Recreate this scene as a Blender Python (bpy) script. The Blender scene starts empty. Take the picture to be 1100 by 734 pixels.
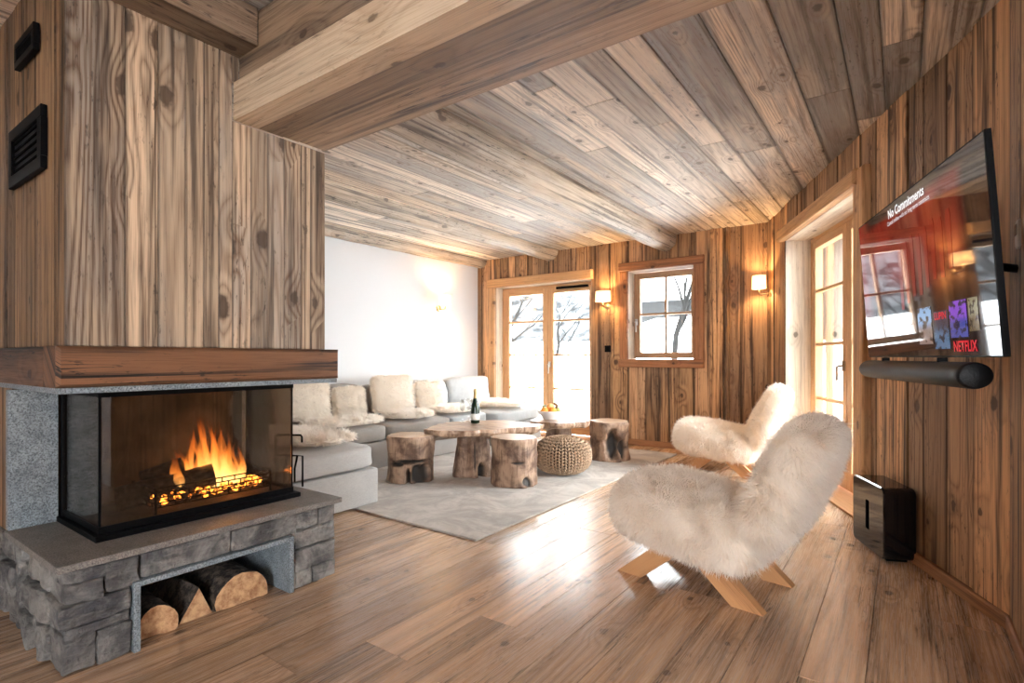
import bpy, bmesh, math, random
import numpy as np
from mathutils import Vector, Matrix, noise as mnoise
random.seed(7); RNG = np.random.default_rng(7)
PI = math.pi
SC = bpy.context.scene
COL = SC.collection
def V(*a): return Vector(a)

# ------------------------------------------------------------------ properties
def tag(o, label=None, cat=None, group=None, kind=None):
    if label: o['label'] = label
    if cat: o['category'] = cat
    if group: o['group'] = group
    if kind: o['kind'] = kind
    return o
def empty(name, loc=(0, 0, 0), rz=0, label=None, cat=None, group=None, kind=None):
    o = bpy.data.objects.new(name, None); COL.objects.link(o)
    o.location = loc; o.rotation_euler = (0, 0, rz); o.empty_display_size = .1
    return tag(o, label, cat, group, kind)
def link(name, me, mat=None, parent=None, smooth=False):
    o = bpy.data.objects.new(name, me); COL.objects.link(o)
    if mat is not None:
        for m in (mat if isinstance(mat, (list, tuple)) else [mat]): me.materials.append(m)
    if parent is not None: o.parent = parent
    if smooth: me.shade_smooth()
    return o
def copy_tree(o, parent=None):
    c = o.copy(); COL.objects.link(c)
    if parent is not None: c.parent = parent
    for ch in list(o.children): copy_tree(ch, c)
    return c

# ------------------------------------------------------------------ shader helpers
class NT:
    def __init__(s, name):
        s.m = bpy.data.materials.new(name); s.m.use_nodes = True
        s.t = s.m.node_tree; s.t.nodes.clear()
        s.out = s.t.nodes.new('ShaderNodeOutputMaterial')
    def n(s, typ, props=None, **ins):
        nd = s.t.nodes.new('ShaderNode' + typ)
        for k, v in (props or {}).items(): setattr(nd, k, v)
        for k, v in ins.items():
            key = int(k[1:]) if k[0] == 'i' and k[1:].isdigit() else k.replace('_', ' ')
            sock = nd.inputs[key]
            if isinstance(v, bpy.types.NodeSocket): s.t.links.new(v, sock)
            elif isinstance(v, bpy.types.Node): s.t.links.new(v.outputs[0], sock)
            else:
                if sock.type == 'RGBA' and len(v) == 3: v = (*v, 1)
                sock.default_value = v
        return nd
    def math(s, op, a, b=0.0, c=None, clamp=False):
        kw = dict(i0=a, i1=b)
        if c is not None: kw['i2'] = c
        return s.n('Math', dict(operation=op, use_clamp=clamp), **kw).outputs[0]
    def mix(s, f, a, b, mode='MIX'):
        nd = s.n('Mix', dict(data_type='RGBA', blend_type=mode, clamp_factor=True))
        for i, v in ((0, f), (6, a), (7, b)):
            if isinstance(v, (bpy.types.NodeSocket, bpy.types.Node)):
                s.t.links.new(v.outputs[0] if isinstance(v, bpy.types.Node) else v, nd.inputs[i])
            else: nd.inputs[i].default_value = v if i == 0 else (*v[:3], 1)
        return nd.outputs[2]
    def rng(s, v, a, b, c=0.0, d=1.0):
        return s.n('MapRange', dict(interpolation_type='SMOOTHSTEP'), i0=v, i1=a, i2=b, i3=c, i4=d).outputs[0]
    def xyz(s, x, y, z=0.0): return s.n('CombineXYZ', None, i0=x, i1=y, i2=z).outputs[0]
    def noise(s, vec, scale=1.0, detail=2.0, rough=.5, dim='3D', dist=0.0):
        return s.n('TexNoise', dict(noise_dimensions=dim), Vector=vec, Scale=scale, Detail=detail, Roughness=rough, Distortion=dist).outputs[0]
    def bump(s, h, strength=.3, dist=.01):
        return s.n('Bump', None, Height=h, Strength=strength, Distance=dist).outputs[0]
    def bsdf(s, color, rough=.6, normal=None, **kw):
        ins = dict(Base_Color=color, Roughness=rough); ins.update(kw)
        if normal is not None: ins['Normal'] = normal
        b = s.n('BsdfPrincipled', None, **ins)
        s.surf(b.outputs[0]); return b
    def surf(s, sock): s.t.links.new(sock, s.out.inputs[0])
    def obj(s): return s.n('TexCoord').outputs['Object']

def plain(name, color, rough=.5, metal=0.0, bumpscale=None, bstr=.1, **kw):
    t = NT(name)
    nrm = None
    if bumpscale: nrm = t.bump(t.noise(t.obj(), bumpscale, 3), bstr)
    t.bsdf(color, rough, nrm, Metallic=metal, **kw); return t.m

def srgb(r, g, b):
    f = lambda c: (c/255/12.92) if c/255 <= .04045 else ((c/255+.055)/1.055)**2.4
    return (f(r), f(g), f(b))

def wood(name, light, dark, grey, ring=.55, rings=11, greyamt=.4, stain=.5, var=.3, knots=.5, rough=.6, bump=.25, edge=.5, hue=None, stainc=None, spec=.4, dens=1.0, split=0.0):
    t = NT(name)
    uv = t.n('UVMap', dict(uv_map='UVMap')); sp = t.n('SeparateXYZ', None, i0=uv.outputs[0]); U, Vv = sp.outputs[0], sp.outputs[1]
    e2 = t.n('SeparateXYZ', None, i0=t.n('UVMap', dict(uv_map='EdgeUV')).outputs[0])
    at = t.n('Attribute', dict(attribute_name='rnd')); rs = t.n('SeparateColor', None, i0=at.outputs[0]); R, G, B = rs.outputs[0], rs.outputs[1], rs.outputs[2]
    m = t.math
    vor = t.n('TexVoronoi', dict(voronoi_dimensions='2D'), Vector=t.xyz(m('MULTIPLY', U, 2.6*dens), m('MULTIPLY', Vv, 4.4*dens)), Scale=1.0, Randomness=1.0)
    dist = vor.outputs['Distance']; vr = t.n('SeparateColor', None, i0=vor.outputs['Color']).outputs[0]
    has = m('LESS_THAN', vr, knots*.8)
    wob = t.noise(t.xyz(m('MULTIPLY', U, 30.), m('MULTIPLY', Vv, 30.)), 1., 2, dim='2D')
    kd = m('ADD', dist, m('MULTIPLY', m('SUBTRACT', wob, .5), .09))
    knot = m('MULTIPLY', t.rng(kd, m('MULTIPLY_ADD', vr, .14, .02), m('MULTIPLY_ADD', vr, .20, .055), 1., 0.), has)
    kg = m('MULTIPLY', t.rng(dist, 0., .42, 1., 0.), has)
    n1 = t.noise(t.xyz(m('MULTIPLY', U, .20), m('MULTIPLY', Vv, 5.0)), 1., 1.5, .4, '2D')
    h = m('ADD', m('MULTIPLY', n1, float(rings)), m('ADD', m('MULTIPLY', kg, 1.9), m('MULTIPLY', Vv, 14.)))
    rg = m('POWER', m('PINGPONG', h, .5), 1.6); rg = m('MULTIPLY', rg, 3.0, clamp=True)
    fib = t.noise(t.xyz(m('MULTIPLY', U, 5.), m('MULTIPLY', Vv, 210.)), 1., 2, .6, '2D')
    patch = t.noise(t.xyz(m('MULTIPLY', U, .9), m('MULTIPLY', Vv, 6.)), 1., 4, .6, '2D')
    st = t.noise(t.xyz(m('MULTIPLY', U, .55), m('MULTIPLY', Vv, 17.)), 1., 4, .6, '2D')
    rr = m('MULTIPLY', m('ADD', m('MULTIPLY', rg, ring), m('MULTIPLY', m('SUBTRACT', fib, .5), 1.4)), m('MULTIPLY_ADD', B, .7, .55), clamp=True)
    c = t.mix(rr, light, dark)
    if hue: c = t.mix(m('MULTIPLY', t.rng(B, .45, 1.), .75), c, t.mix(rr, hue, dark))
    gf = m('MULTIPLY', t.rng(m('ADD', patch, m('MULTIPLY', m('SUBTRACT', G, .5), .5)), .42, .68), greyamt)
    c = t.mix(gf, c, t.mix(rr, grey, dark))
    c = t.mix(1.0, c, t.n('CombineColor', None, i0=m('MULTIPLY_ADD', R, 2*var, 1-var), i1=m('MULTIPLY_ADD', R, 2*var, 1-var), i2=m('MULTIPLY_ADD', R, 2*var, 1-var)).outputs[0], 'MULTIPLY')
    sc = stainc or tuple(x*.22 for x in dark)
    c = t.mix(m('MULTIPLY', t.rng(st, .53, .72), stain), c, sc)
    sk = t.noise(t.xyz(m('MULTIPLY', U, .35), m('MULTIPLY', Vv, 48.)), 1., 3, .6, '2D')
    c = t.mix(m('MULTIPLY', m('MULTIPLY', t.rng(sk, .54, .70), t.rng(patch, .38, .6)), min(1., stain*1.1)), c, tuple(x*.45 for x in dark))
    spk = t.noise(t.xyz(m('MULTIPLY', U, 14.), m('MULTIPLY', Vv, 60.)), 1., 3, .7, '2D')
    c = t.mix(m('MULTIPLY', m('MULTIPLY', t.rng(spk, .58, .72), t.rng(patch, .42, .62)), min(1., stain)), c, sc)
    c = t.mix(m('MULTIPLY', knot, .85), c, tuple(x*.35 for x in dark))
    c = t.mix(m('MULTIPLY', m('SUBTRACT', kg, knot, clamp=True), .35), c, dark)
    ex = m('MINIMUM', e2.outputs[0], m('SUBTRACT', 1., e2.outputs[0]))
    ed = m('MULTIPLY', t.rng(m('ADD', ex, m('MULTIPLY', m('SUBTRACT', patch, .5), .12)), 0., .10, 1., 0.), edge)
    c = t.mix(ed, c, sc)
    crack = 0.0
    if split:
        cn = t.noise(t.xyz(m('MULTIPLY', U, .8), m('MULTIPLY', Vv, 26.)), 1., 2, .5, '2D')
        crack = m('MULTIPLY', t.rng(m('ABSOLUTE', m('SUBTRACT', cn, .5)), .004, .016, 1., 0.), t.rng(patch, .5, .58))
        c = t.mix(m('MULTIPLY', crack, split), c, tuple(x*.06 for x in dark))
    hh = m('ADD', m('MULTIPLY', fib, .5), m('ADD', m('MULTIPLY', rg, .5), m('MULTIPLY', knot, .8)))
    t.bsdf(c, m('MULTIPLY_ADD', fib, .2, rough-.1), t.bump(hh, bump, .004), **{'Specular_IOR_Level': spec})
    return t.m

# ------------------------------------------------------------------ mesh builder
class MB:
    def __init__(s): s.v = []; s.f = []; s.uv = []; s.e = []; s.c = []; s.mi = []
    def quad(s, pts, uvs, es, c, mi=0):
        b = len(s.v); s.v += [tuple(p) for p in pts]; s.f.append(tuple(range(b, b+len(pts))))
        s.uv += uvs; s.e += es; s.c += [c]*len(pts); s.mi.append(mi)
    def board(s, o, a, b, n, L, W, T, ch=.003, mi=0, rnd=None, back=False, taper=None):
        """o = one corner on the back side; a along grain, b across, n thickness (visible side)."""
        a, b, n, o = Vector(a), Vector(b), Vector(n), Vector(o)
        ch = min(ch, T*.45, W*.3)
        c = rnd or (random.random(), random.random(), random.random(), 1)
        u0, v0 = random.uniform(0, 60), random.uniform(0, 60)
        P = lambda x, y, z: o + a*x + b*y + n*z
        def uq(p): return [(u0+x, v0+y + (z if True else 0)) for x, y, z in p]
        def q(p):
            s.quad([P(*k) for k in p], uq(p), [(k[1]/W, k[0]/L) for k in p], c, mi)
        t1 = T-ch; i = ch
        q([(i, i, T), (L-i, i, T), (L-i, W-i, T), (i, W-i, T)])
        q([(0, 0, t1), (L, 0, t1), (L-i, i, T), (i, i, T)])
        q([(L, W, t1), (0, W, t1), (i, W-i, T), (L-i, W-i, T)])
        q([(0, W, t1), (0, 0, t1), (i, i, T), (i, W-i, T)])
        q([(L, 0, t1), (L, W, t1), (L-i, W-i, T), (L-i, i, T)])
        q([(0, 0, 0), (L, 0, 0), (L, 0, t1), (0, 0, t1)])
        q([(L, W, 0), (0, W, 0), (0, W, t1), (L, W, t1)])
        q([(0, W, 0), (0, 0, 0), (0, 0, t1), (0, W, t1)])
        q([(L, 0, 0), (L, W, 0), (L, W, t1), (L, 0, t1)])
        q([(0, W, 0), (L, W, 0), (L, 0, 0), (0, 0, 0)])
    def bar(s, lo, hi, ch=.004, along=None, mi=0, rnd=None):
        """axis aligned chamfered bar with grain along its longest axis (all six sides chamfered on top only)."""
        d = [hi[i]-lo[i] for i in range(3)]
        k = along if along is not None else max(range(3), key=lambda i: d[i])
        ax = [V(1, 0, 0), V(0, 1, 0), V(0, 0, 1)]
        j, l = (k+1) % 3, (k+2) % 3
        s.board(lo, ax[k], ax[j], ax[l], d[k], d[j], d[l], ch, mi, rnd)
    def grid(s, P, nu, nv, uvf, c=None, mi=0, wrap=False):
        """P(i,j) point; nu x nv cells"""
        c = c or (random.random(), random.random(), random.random(), 1)
        b = len(s.v)
        for i in range(nu+1):
            for j in range(nv+1): s.v.append(tuple(P(i, j)))
        for i in range(nu):
            for j in range(nv):
                ij = [(i, j), (i+1, j), (i+1, j+1), (i, j+1)]
                s.f.append(tuple(b+x*(nv+1)+y for x, y in ij))
                s.uv += [uvf(x, y) for x, y in ij]; s.e += [(.5, .5)]*4; s.c += [c]*4; s.mi.append(mi)
    def build(s, name, mat, parent=None, smooth=False, M=None):
        me = bpy.data.meshes.new(name)
        vs = [tuple(M @ Vector(p)) for p in s.v] if M is not None else s.v
        me.from_pydata(vs, [], s.f)
        me.uv_layers.new(name='UVMap').data.foreach_set('uv', np.array(s.uv, 'f').ravel())
        me.uv_layers.new(name='EdgeUV').data.foreach_set('uv', np.array(s.e, 'f').ravel())
        me.color_attributes.new('rnd', 'FLOAT_COLOR', 'CORNER').data.foreach_set('color', np.array(s.c, 'f').ravel())
        me.polygons.foreach_set('material_index', np.array(s.mi, 'i'))
        me.update()
        return link(name, me, mat, parent, smooth)

def bm_obj(name, bm, mat, parent=None, smooth=True):
    me = bpy.data.meshes.new(name); bm.normal_update(); bm.to_mesh(me); bm.free()
    return link(name, me, mat, parent, smooth)
def add_box(bm, c, size, bev=.004, M=None, seg=2):
    r = bmesh.ops.create_cube(bm, size=1.0)
    bmesh.ops.scale(bm, vec=size, verts=r['verts'])
    vs = r['verts']
    if bev:
        es = list({e for v in vs for e in v.link_edges})
        g = bmesh.ops.bevel(bm, geom=es, offset=min(bev, min(size)*.45), segments=seg, affect='EDGES', profile=.5)
        vs = list({v for f in g['faces'] for v in f.verts} | {v for v in vs if v.is_valid})
    T = Matrix.Translation(c) if M is None else Matrix.Translation(c) @ M
    bmesh.ops.transform(bm, matrix=T, verts=vs)
    return vs
def box(name, c, size, mat, parent=None, bev=.004, M=None, smooth=False):
    bm = bmesh.new(); add_box(bm, c, size, bev, M); return bm_obj(name, bm, mat, parent, smooth)
def add_lathe(bm, prof, seg=32, c=(0, 0, 0), sx=1., sy=1.):
    rings = []
    for r, z in prof:
        rings.append([bm.verts.new((c[0]+r*sx*math.cos(2*PI*i/seg), c[1]+r*sy*math.sin(2*PI*i/seg), c[2]+z)) for i in range(seg)])
    for a, b in zip(rings[:-1], rings[1:]):
        for i in range(seg): bm.faces.new((a[i], a[(i+1) % seg], b[(i+1) % seg], b[i]))
    if prof[0][0] > 1e-4: bm.faces.new(list(reversed(rings[0])))
    if prof[-1][0] > 1e-4: bm.faces.new(rings[-1])
    bmesh.ops.remove_doubles(bm, verts=[v for r in rings for v in r], dist=1e-5)
def lathe(name, prof, mat, parent=None, seg=32, c=(0, 0, 0), sx=1., sy=1., closed=True):
    bm = bmesh.new()
    add_lathe(bm, prof, seg, c, sx, sy)
    return bm_obj(name, bm, mat, parent, True)
def add_tube(bm, pts, r, seg=8):
    pts = [Vector(p) for p in pts]; rings = []; up = V(.3, .2, 1).normalized()
    rr = r if isinstance(r, (list, tuple)) else [r]*len(pts)
    for i, p in enumerate(pts):
        d = (pts[min(i+1, len(pts)-1)]-pts[max(i-1, 0)]).normalized()
        x = d.cross(up)
        if x.length < .05: x = d.cross(V(1, 0, 0))
        x.normalize(); y = d.cross(x)
        rings.append([bm.verts.new(p+(x*math.cos(2*PI*k/seg)+y*math.sin(2*PI*k/seg))*rr[i]) for k in range(seg)])
    for a, b in zip(rings[:-1], rings[1:]):
        for k in range(seg): bm.faces.new((a[k], a[(k+1) % seg], b[(k+1) % seg], b[k]))
    bm.faces.new(rings[0]); bm.faces.new(list(reversed(rings[-1])))
def tube(name, pts, r, mat, parent=None, seg=8):
    bm = bmesh.new(); add_tube(bm, pts, r, seg)
    bmesh.ops.recalc_face_normals(bm, faces=bm.faces)
    return bm_obj(name, bm, mat, parent, True)
def superbox(size, p=5., n=12, fn=None):
    """cube-sphere pushed to a rounded box of the full size; fn(v)->v deforms."""
    bm = bmesh.new(); bmesh.ops.create_cube(bm, size=2.0)
    bmesh.ops.subdivide_edges(bm, edges=bm.edges[:], cuts=n-1, use_grid_fill=True)
    h = Vector(size)*.5
    for v in bm.verts:
        c = v.co; c = Vector([math.sin(x*PI/2*.8)/math.sin(PI/2*.8) for x in c])
        l = (abs(c.x)**p+abs(c.y)**p+abs(c.z)**p)**(1/p)
        c = c/l
        v.co = Vector((c.x*h.x, c.y*h.y, c.z*h.z))
        if fn: v.co = fn(v.co)
    bmesh.ops.recalc_face_normals(bm, faces=bm.faces)
    return bm

def fur(name, bm, mat, parent=None, n=20000, length=.04, width=.0022, comb=(0, 0, -.4), clump=.5, body_in=.0, seed=1, skip=None, zmin=None, lift=.5):
    rng = np.random.default_rng(seed)
    bmesh.ops.triangulate(bm, faces=bm.faces); bm.normal_update()
    bm.verts.index_update()
    co = np.array([v.co[:] for v in bm.verts]); no = np.array([v.normal[:] for v in bm.verts])
    tr = np.array([[v.index for v in f.verts] for f in bm.faces]); bm.free()
    A, B, C = co[tr[:, 0]], co[tr[:, 1]], co[tr[:, 2]]
    area = np.linalg.norm(np.cross(B-A, C-A), axis=1)
    if skip is not None:
        cen = (A+B+C)/3; area = area*np.array([0. if skip(c) else 1. for c in cen])
    ti = rng.choice(len(tr), n, p=area/area.sum())
    r1, r2 = rng.random(n), rng.random(n); q = np.sqrt(r1); w = np.stack([1-q, q*(1-r2), q*r2], 1)
    P = (co[tr[ti]]*w[:, :, None]).sum(1); Nn = (no[tr[ti]]*w[:, :, None]).sum(1)
    Nn /= np.linalg.norm(Nn, axis=1)[:, None]+1e-9
    # clump field: sines of position
    k = 26.
    cf = np.stack([np.sin(P[:, 1]*k+3*np.sin(P[:, 2]*17+P[:, 0]*9)), np.sin(P[:, 2]*k+3*np.sin(P[:, 0]*15+1+P[:, 1]*8)), np.sin(P[:, 0]*k+2+3*np.sin(P[:, 1]*16))], 1)
    cf2 = np.stack([np.sin(P[:, 1]*71+P[:, 0]*40), np.sin(P[:, 2]*66+P[:, 1]*45), np.sin(P[:, 0]*69+P[:, 2]*50)], 1)
    D = Nn*lift + np.array(comb)[None] + cf*clump*.6 + cf2*clump*.35 + rng.normal(0, .25, (n, 3))
    D -= Nn*np.minimum((D*Nn).sum(1)-.18, 0)[:, None]
    D /= np.linalg.norm(D, axis=1)[:, None]
    L = length*(.65+.5*rng.random(n))
    S = np.cross(D, Nn + rng.normal(0, .28, (n, 3))); S /= np.linalg.norm(S, axis=1)[:, None]+1e-9
    W = width*(.7+.6*rng.random(n))
    curl = rng.normal(0, .25, (n, 3)) + np.array([0, 0, -.25])
    p0 = P; p1 = P + D*(L*.55)[:, None]; p2 = P + D*L[:, None] + curl*(L*.45)[:, None]
    a = S*W[:, None]*.5
    verts = np.stack([p0-a, p0+a, p1+a*.8, p1-a*.8, p2], 1).reshape(-1, 3)
    if zmin is not None: verts[:, 2] = np.maximum(verts[:, 2], zmin)
    nb = len(co)
    base = nb + np.arange(n)*5
    allv = np.concatenate([co - no*body_in, verts])
    quads = np.stack([base, base+1, base+2, base+3], 1); tris = np.stack([base+3, base+2, base+4], 1)
    me = bpy.data.meshes.new(name)
    me.vertices.add(len(allv)); me.vertices.foreach_set('co', allv.astype('f').ravel())
    loops = np.concatenate([tr.ravel(), quads.ravel(), tris.ravel()]).astype('i')
    tot = np.concatenate([np.full(len(tr), 3), np.full(n, 4), np.full(n, 3)]).astype('i')
    st = np.concatenate([[0], np.cumsum(tot)[:-1]]).astype('i')
    me.loops.add(len(loops)); me.loops.foreach_set('vertex_index', loops)
    me.polygons.add(len(tot)); me.polygons.foreach_set('loop_start', st)
    tp = me.attributes.new('tip', 'FLOAT', 'POINT')
    tp.data.foreach_set('value', np.concatenate([np.zeros(nb), np.tile([0, 0, .55, .55, 1.], n)]).astype('f'))
    sd = me.attributes.new('sd', 'FLOAT', 'POINT')
    sd.data.foreach_set('value', np.concatenate([np.full(nb, .5), np.repeat(rng.random(n), 5)]).astype('f'))
    me.update(calc_edges=True); me.validate()
    return link(name, me, mat, parent, True)

def fur_mat(name, tip, root):
    t = NT(name)
    f = t.n('Attribute', dict(attribute_name='tip')).outputs['Fac']; sd = t.n('Attribute', dict(attribute_name='sd')).outputs['Fac']
    c = t.mix(t.math('POWER', f, .8), root, tip)
    c = t.mix(t.math('MULTIPLY', sd, .22), c, tuple(x*.72 for x in tip))
    t.surf(t.n('MixShader', None, i0=.48, i1=t.n('BsdfDiffuse', None, Color=c).outputs[0], i2=t.n('BsdfTranslucent', None, Color=c).outputs[0]).outputs[0])
    return t.m

def rot_z(a): return Matrix.Rotation(a, 4, 'Z')

# ================================================================== CAMERA / WORLD
H = 1.1; TH = math.atan(420/580.); FPX = 580.
cam = bpy.data.cameras.new('camera'); cam.sensor_width = 36; cam.lens = FPX*36/1100; cam.shift_y = 17/1100.; cam.clip_start = .02
co = bpy.data.objects.new('camera', cam); COL.objects.link(co); co.location = (0, 0, H); co.rotation_euler = (PI/2, 0, TH); SC.camera = co
w = bpy.data.worlds.new('sky'); SC.world = w; w.use_nodes = True
bg = w.node_tree.nodes['Background']; bg.inputs[0].default_value = (.93, .965, 1, 1); bg.inputs[1].default_value = 17.0
vs = SC.view_settings; vs.view_transform = 'Standard'; vs.look = 'None'; vs.gamma = 1; vs.use_curve_mapping = False
vs.exposure = 1.22
try:
    SC.cycles.use_denoising = True; SC.cycles.max_bounces = 18; SC.cycles.diffuse_bounces = 12; SC.cycles.transparent_max_bounces = 24
    SC.cycles.sample_clamp_indirect = 6; SC.cycles.caustics_reflective = False; SC.cycles.caustics_refractive = False
except Exception: pass

# ================================================================== MATERIALS
M = {}
M['ceil'] = wood('ceiling_wood', srgb(230, 216, 200), srgb(146, 124, 106), srgb(172, 166, 160), ring=.6, rings=10, greyamt=.85, stain=.62, var=.38, knots=.55, rough=.6, edge=.6, dens=1.2, hue=srgb(214, 190, 162), stainc=srgb(66, 55, 48))
M['wallw'] = wood('old_wall_boards', srgb(190, 148, 108), srgb(104, 68, 44), srgb(140, 118, 96), ring=.65, rings=10, greyamt=.45, stain=.9, var=.5, knots=.55, rough=.62, edge=.7, hue=srgb(206, 158, 108), bump=.35)
M['hood'] = wood('hood_boards', srgb(200, 174, 146), srgb(106, 80, 60), srgb(156, 144, 132), ring=.85, rings=13, greyamt=.8, stain=.75, var=.27, knots=.75, rough=.6, edge=.5, bump=.35, dens=.95, stainc=srgb(48, 36, 28))
M['hoodside'] = wood('hood_side_boards', srgb(150, 116, 82), srgb(74, 46, 28), srgb(120, 100, 82), ring=.5, rings=8, greyamt=.5, stain=.9, var=.35, knots=.4, edge=.7)
M['beam'] = wood('beam_wood', srgb(168, 140, 112), srgb(102, 76, 56), srgb(130, 114, 100), ring=.5, rings=7, greyamt=.6, stain=.65, var=.3, knots=.45, edge=.3, split=.8, dens=.8)
M['beampale'] = wood('pale_beam_wood', srgb(216, 194, 166), srgb(156, 124, 94), srgb(192, 170, 144), ring=.5, rings=6, greyamt=.4, stain=.4, var=.06, knots=.35, edge=.12, split=.6, dens=.8)
M['log'] = wood('log_wood', srgb(190, 170, 148), srgb(116, 92, 72), srgb(150, 138, 126), ring=.4, rings=6, greyamt=.6, stain=.85, var=.12, knots=.6, edge=0, split=.9)
M['mantel'] = wood('mantel_wood', srgb(126, 86, 58), srgb(54, 33, 22), srgb(70, 50, 37), ring=.5, rings=6, greyamt=.7, stain=1., var=.1, knots=.5, edge=.2, split=1., rough=.55, dens=.7, stainc=srgb(20, 13, 10))
M['floor'] = wood('oak_floor', srgb(212, 178, 146), srgb(136, 104, 78), srgb(172, 144, 120), ring=.55, rings=9, greyamt=.6, stain=.55, var=.27, knots=.42, rough=.27, bump=.08, edge=.08, spec=.7, dens=1.1, split=.6)
M['trim'] = wood('trim_wood', srgb(214, 166, 116), srgb(146, 98, 60), srgb(178, 140, 104), ring=.4, rings=7, greyamt=.35, stain=.3, var=.1, knots=.45, edge=.12, dens=1.3)
M['wintrim'] = wood('window_trim_wood', srgb(168, 112, 72), srgb(96, 56, 34), srgb(132, 96, 70), ring=.4, rings=7, greyamt=.4, stain=.5, var=.1, knots=.45, edge=.25, dens=1.3)
M['reveal'] = wood('reveal_wood', srgb(228, 212, 190), srgb(170, 142, 114), srgb(206, 194, 178), ring=.4, rings=7, greyamt=.5, stain=.25, var=.06, knots=.35, edge=.1)
M['larch'] = wood('door_wood', srgb(212, 168, 122), srgb(166, 118, 78), srgb(200, 156, 114), ring=.35, rings=9, greyamt=.3, stain=.1, var=.05, knots=.05, edge=.05)
M['winlarch'] = wood('window_sash_wood', srgb(176, 140, 108), srgb(130, 94, 68), srgb(160, 126, 98), ring=.35, rings=9, greyamt=.3, stain=.1, var=.05, knots=.05, edge=.05)
M['leg'] = wood('chair_leg_wood', srgb(190, 142, 98), srgb(146, 100, 64), srgb(170, 124, 86), ring=.5, rings=8, greyamt=.3, stain=.1, var=.08, knots=.05, edge=.05, rough=.45)
M['splitwood'] = wood('split_firewood', srgb(226, 180, 128), srgb(176, 122, 78), srgb(208, 160, 116), ring=.4, rings=10, greyamt=.3, stain=.3, var=.1, knots=.05, edge=.0)
M['skirt'] = wood('skirting_wood', srgb(172, 122, 82), srgb(104, 64, 40), srgb(140, 106, 80), ring=.4, rings=6, greyamt=.4, stain=.4, var=.1, knots=.2, edge=.1)

t = NT('white_plaster'); t.bsdf((.79, .815, .84), .9, t.bump(t.noise(t.obj(), 60, 3), .06)); M['plaster'] = t.m
M['black'] = plain('black_steel', (.003, .003, .0035), .5, Specular_IOR_Level=.08)
M['blackgloss'] = plain('black_gloss', (.006, .006, .007), .06)
M['blackmatte'] = plain('black_matte', (.003, .003, .003), .9, Specular_IOR_Level=.05)
M['brass'] = plain('aged_brass', (.34, .25, .15), .4, .9)
M['steel'] = plain('brushed_steel', (.6, .6, .6), .3, 1.)
M['whiteplastic'] = plain('white_plastic', (.75, .73, .7), .4)

def granite(name, a, b, scale=1.):
    t = NT(name); o = t.obj()
    n = t.noise(o, 190*scale, 3, .7); n2 = t.noise(o, 14, 3); vv = t.n('TexVoronoi', None, Vector=o, Scale=260.*scale).outputs['Color']
    c = t.mix(t.rng(n, .38, .62), a, b); c = t.mix(t.math('MULTIPLY', t.n('SeparateColor', None, i0=vv).outputs[0], .5), c, tuple(x*1.25 for x in b))
    c = t.mix(t.rng(n2, .4, .7), c, t.mix(.35, c, a))
    t.bsdf(c, .55, t.bump(n, .25, .003)); return t.m
M['granite'] = granite('grey_granite', srgb(62, 69, 75), srgb(150, 160, 166), .8)
M['granitedark'] = granite('dark_granite', srgb(78, 74, 72), srgb(142, 136, 130), 1.)

t = NT('fieldstone'); o = t.obj()
at = t.n('SeparateColor', None, i0=t.n('Attribute', dict(attribute_name='rnd')).outputs[0])
n1 = t.noise(o, 5, 6, .62, dist=.6); n2 = t.noise(o, 26, 6, .65, dist=.3); n3 = t.noise(t.n('Mapping', None, Vector=o, Scale=(6, 6, 34)).outputs[0], 1, 4, .6)
c = t.mix(t.rng(n1, .35, .66), srgb(72, 72, 76), srgb(172, 169, 164)); c = t.mix(t.math('MULTIPLY', t.rng(n2, .52, .74), .65), c, srgb(48, 48, 52)); c = t.mix(t.math('MULTIPLY', t.rng(n3, .52, .7), .4), c, srgb(160, 156, 150))
c = t.mix(t.math('MULTIPLY', at.outputs[0], .35), c, srgb(112, 108, 104))
t.bsdf(c, .82, t.bump(t.math('ADD', t.math('MULTIPLY', n3, .8), n2), 1., .03)); M['stone'] = t.m
M['mortar'] = plain('dark_mortar', srgb(52, 52, 54), .9, bumpscale=80, bstr=.4)
t = NT('firebrick'); o = t.obj(); wv = t.n('TexWave', dict(bands_direction='Y'), Vector=o, Scale=4.2, Distortion=.4).outputs['Fac']
c = t.mix(t.rng(t.noise(o, 7, 4), .35, .7), srgb(40, 33, 29), srgb(78, 64, 54)); t.bsdf(c, .9, t.bump(wv, .25, .01)); M['firebrick'] = t.m

def thin_glass(name, tint=(1, 1, 1), refl=.9, haze=0., hazec=(.5, .45, .4)):
    t = NT(name)
    fr = t.n('Fresnel', None, IOR=1.45).outputs[0] if refl < 1 else t.math('MULTIPLY_ADD', t.math('POWER', t.n('LayerWeight', None, Blend=.5).outputs['Facing'], 3.), .55, .10)
    tr = t.n('BsdfTransparent', None, Color=tint).outputs[0]
    if haze: tr = t.n('MixShader', None, i0=haze, i1=tr, i2=t.n('BsdfDiffuse', None, Color=hazec).outputs[0]).outputs[0]
    gl = t.n('BsdfGlossy', None, Color=(1, 1, 1), Roughness=.01).outputs[0]
    t.surf(t.n('MixShader', None, i0=t.math('MULTIPLY', fr, refl), i1=tr, i2=gl).outputs[0]); return t.m
M['glass'] = thin_glass('window_glass', (.97, .985, .98))
M['fireglass'] = thin_glass('fireplace_glass', (.84, .79, .73), .8, .02, (.3, .25, .2))
M['crystal'] = thin_glass('crystal', (.93, .95, .95), 1.6)

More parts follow.
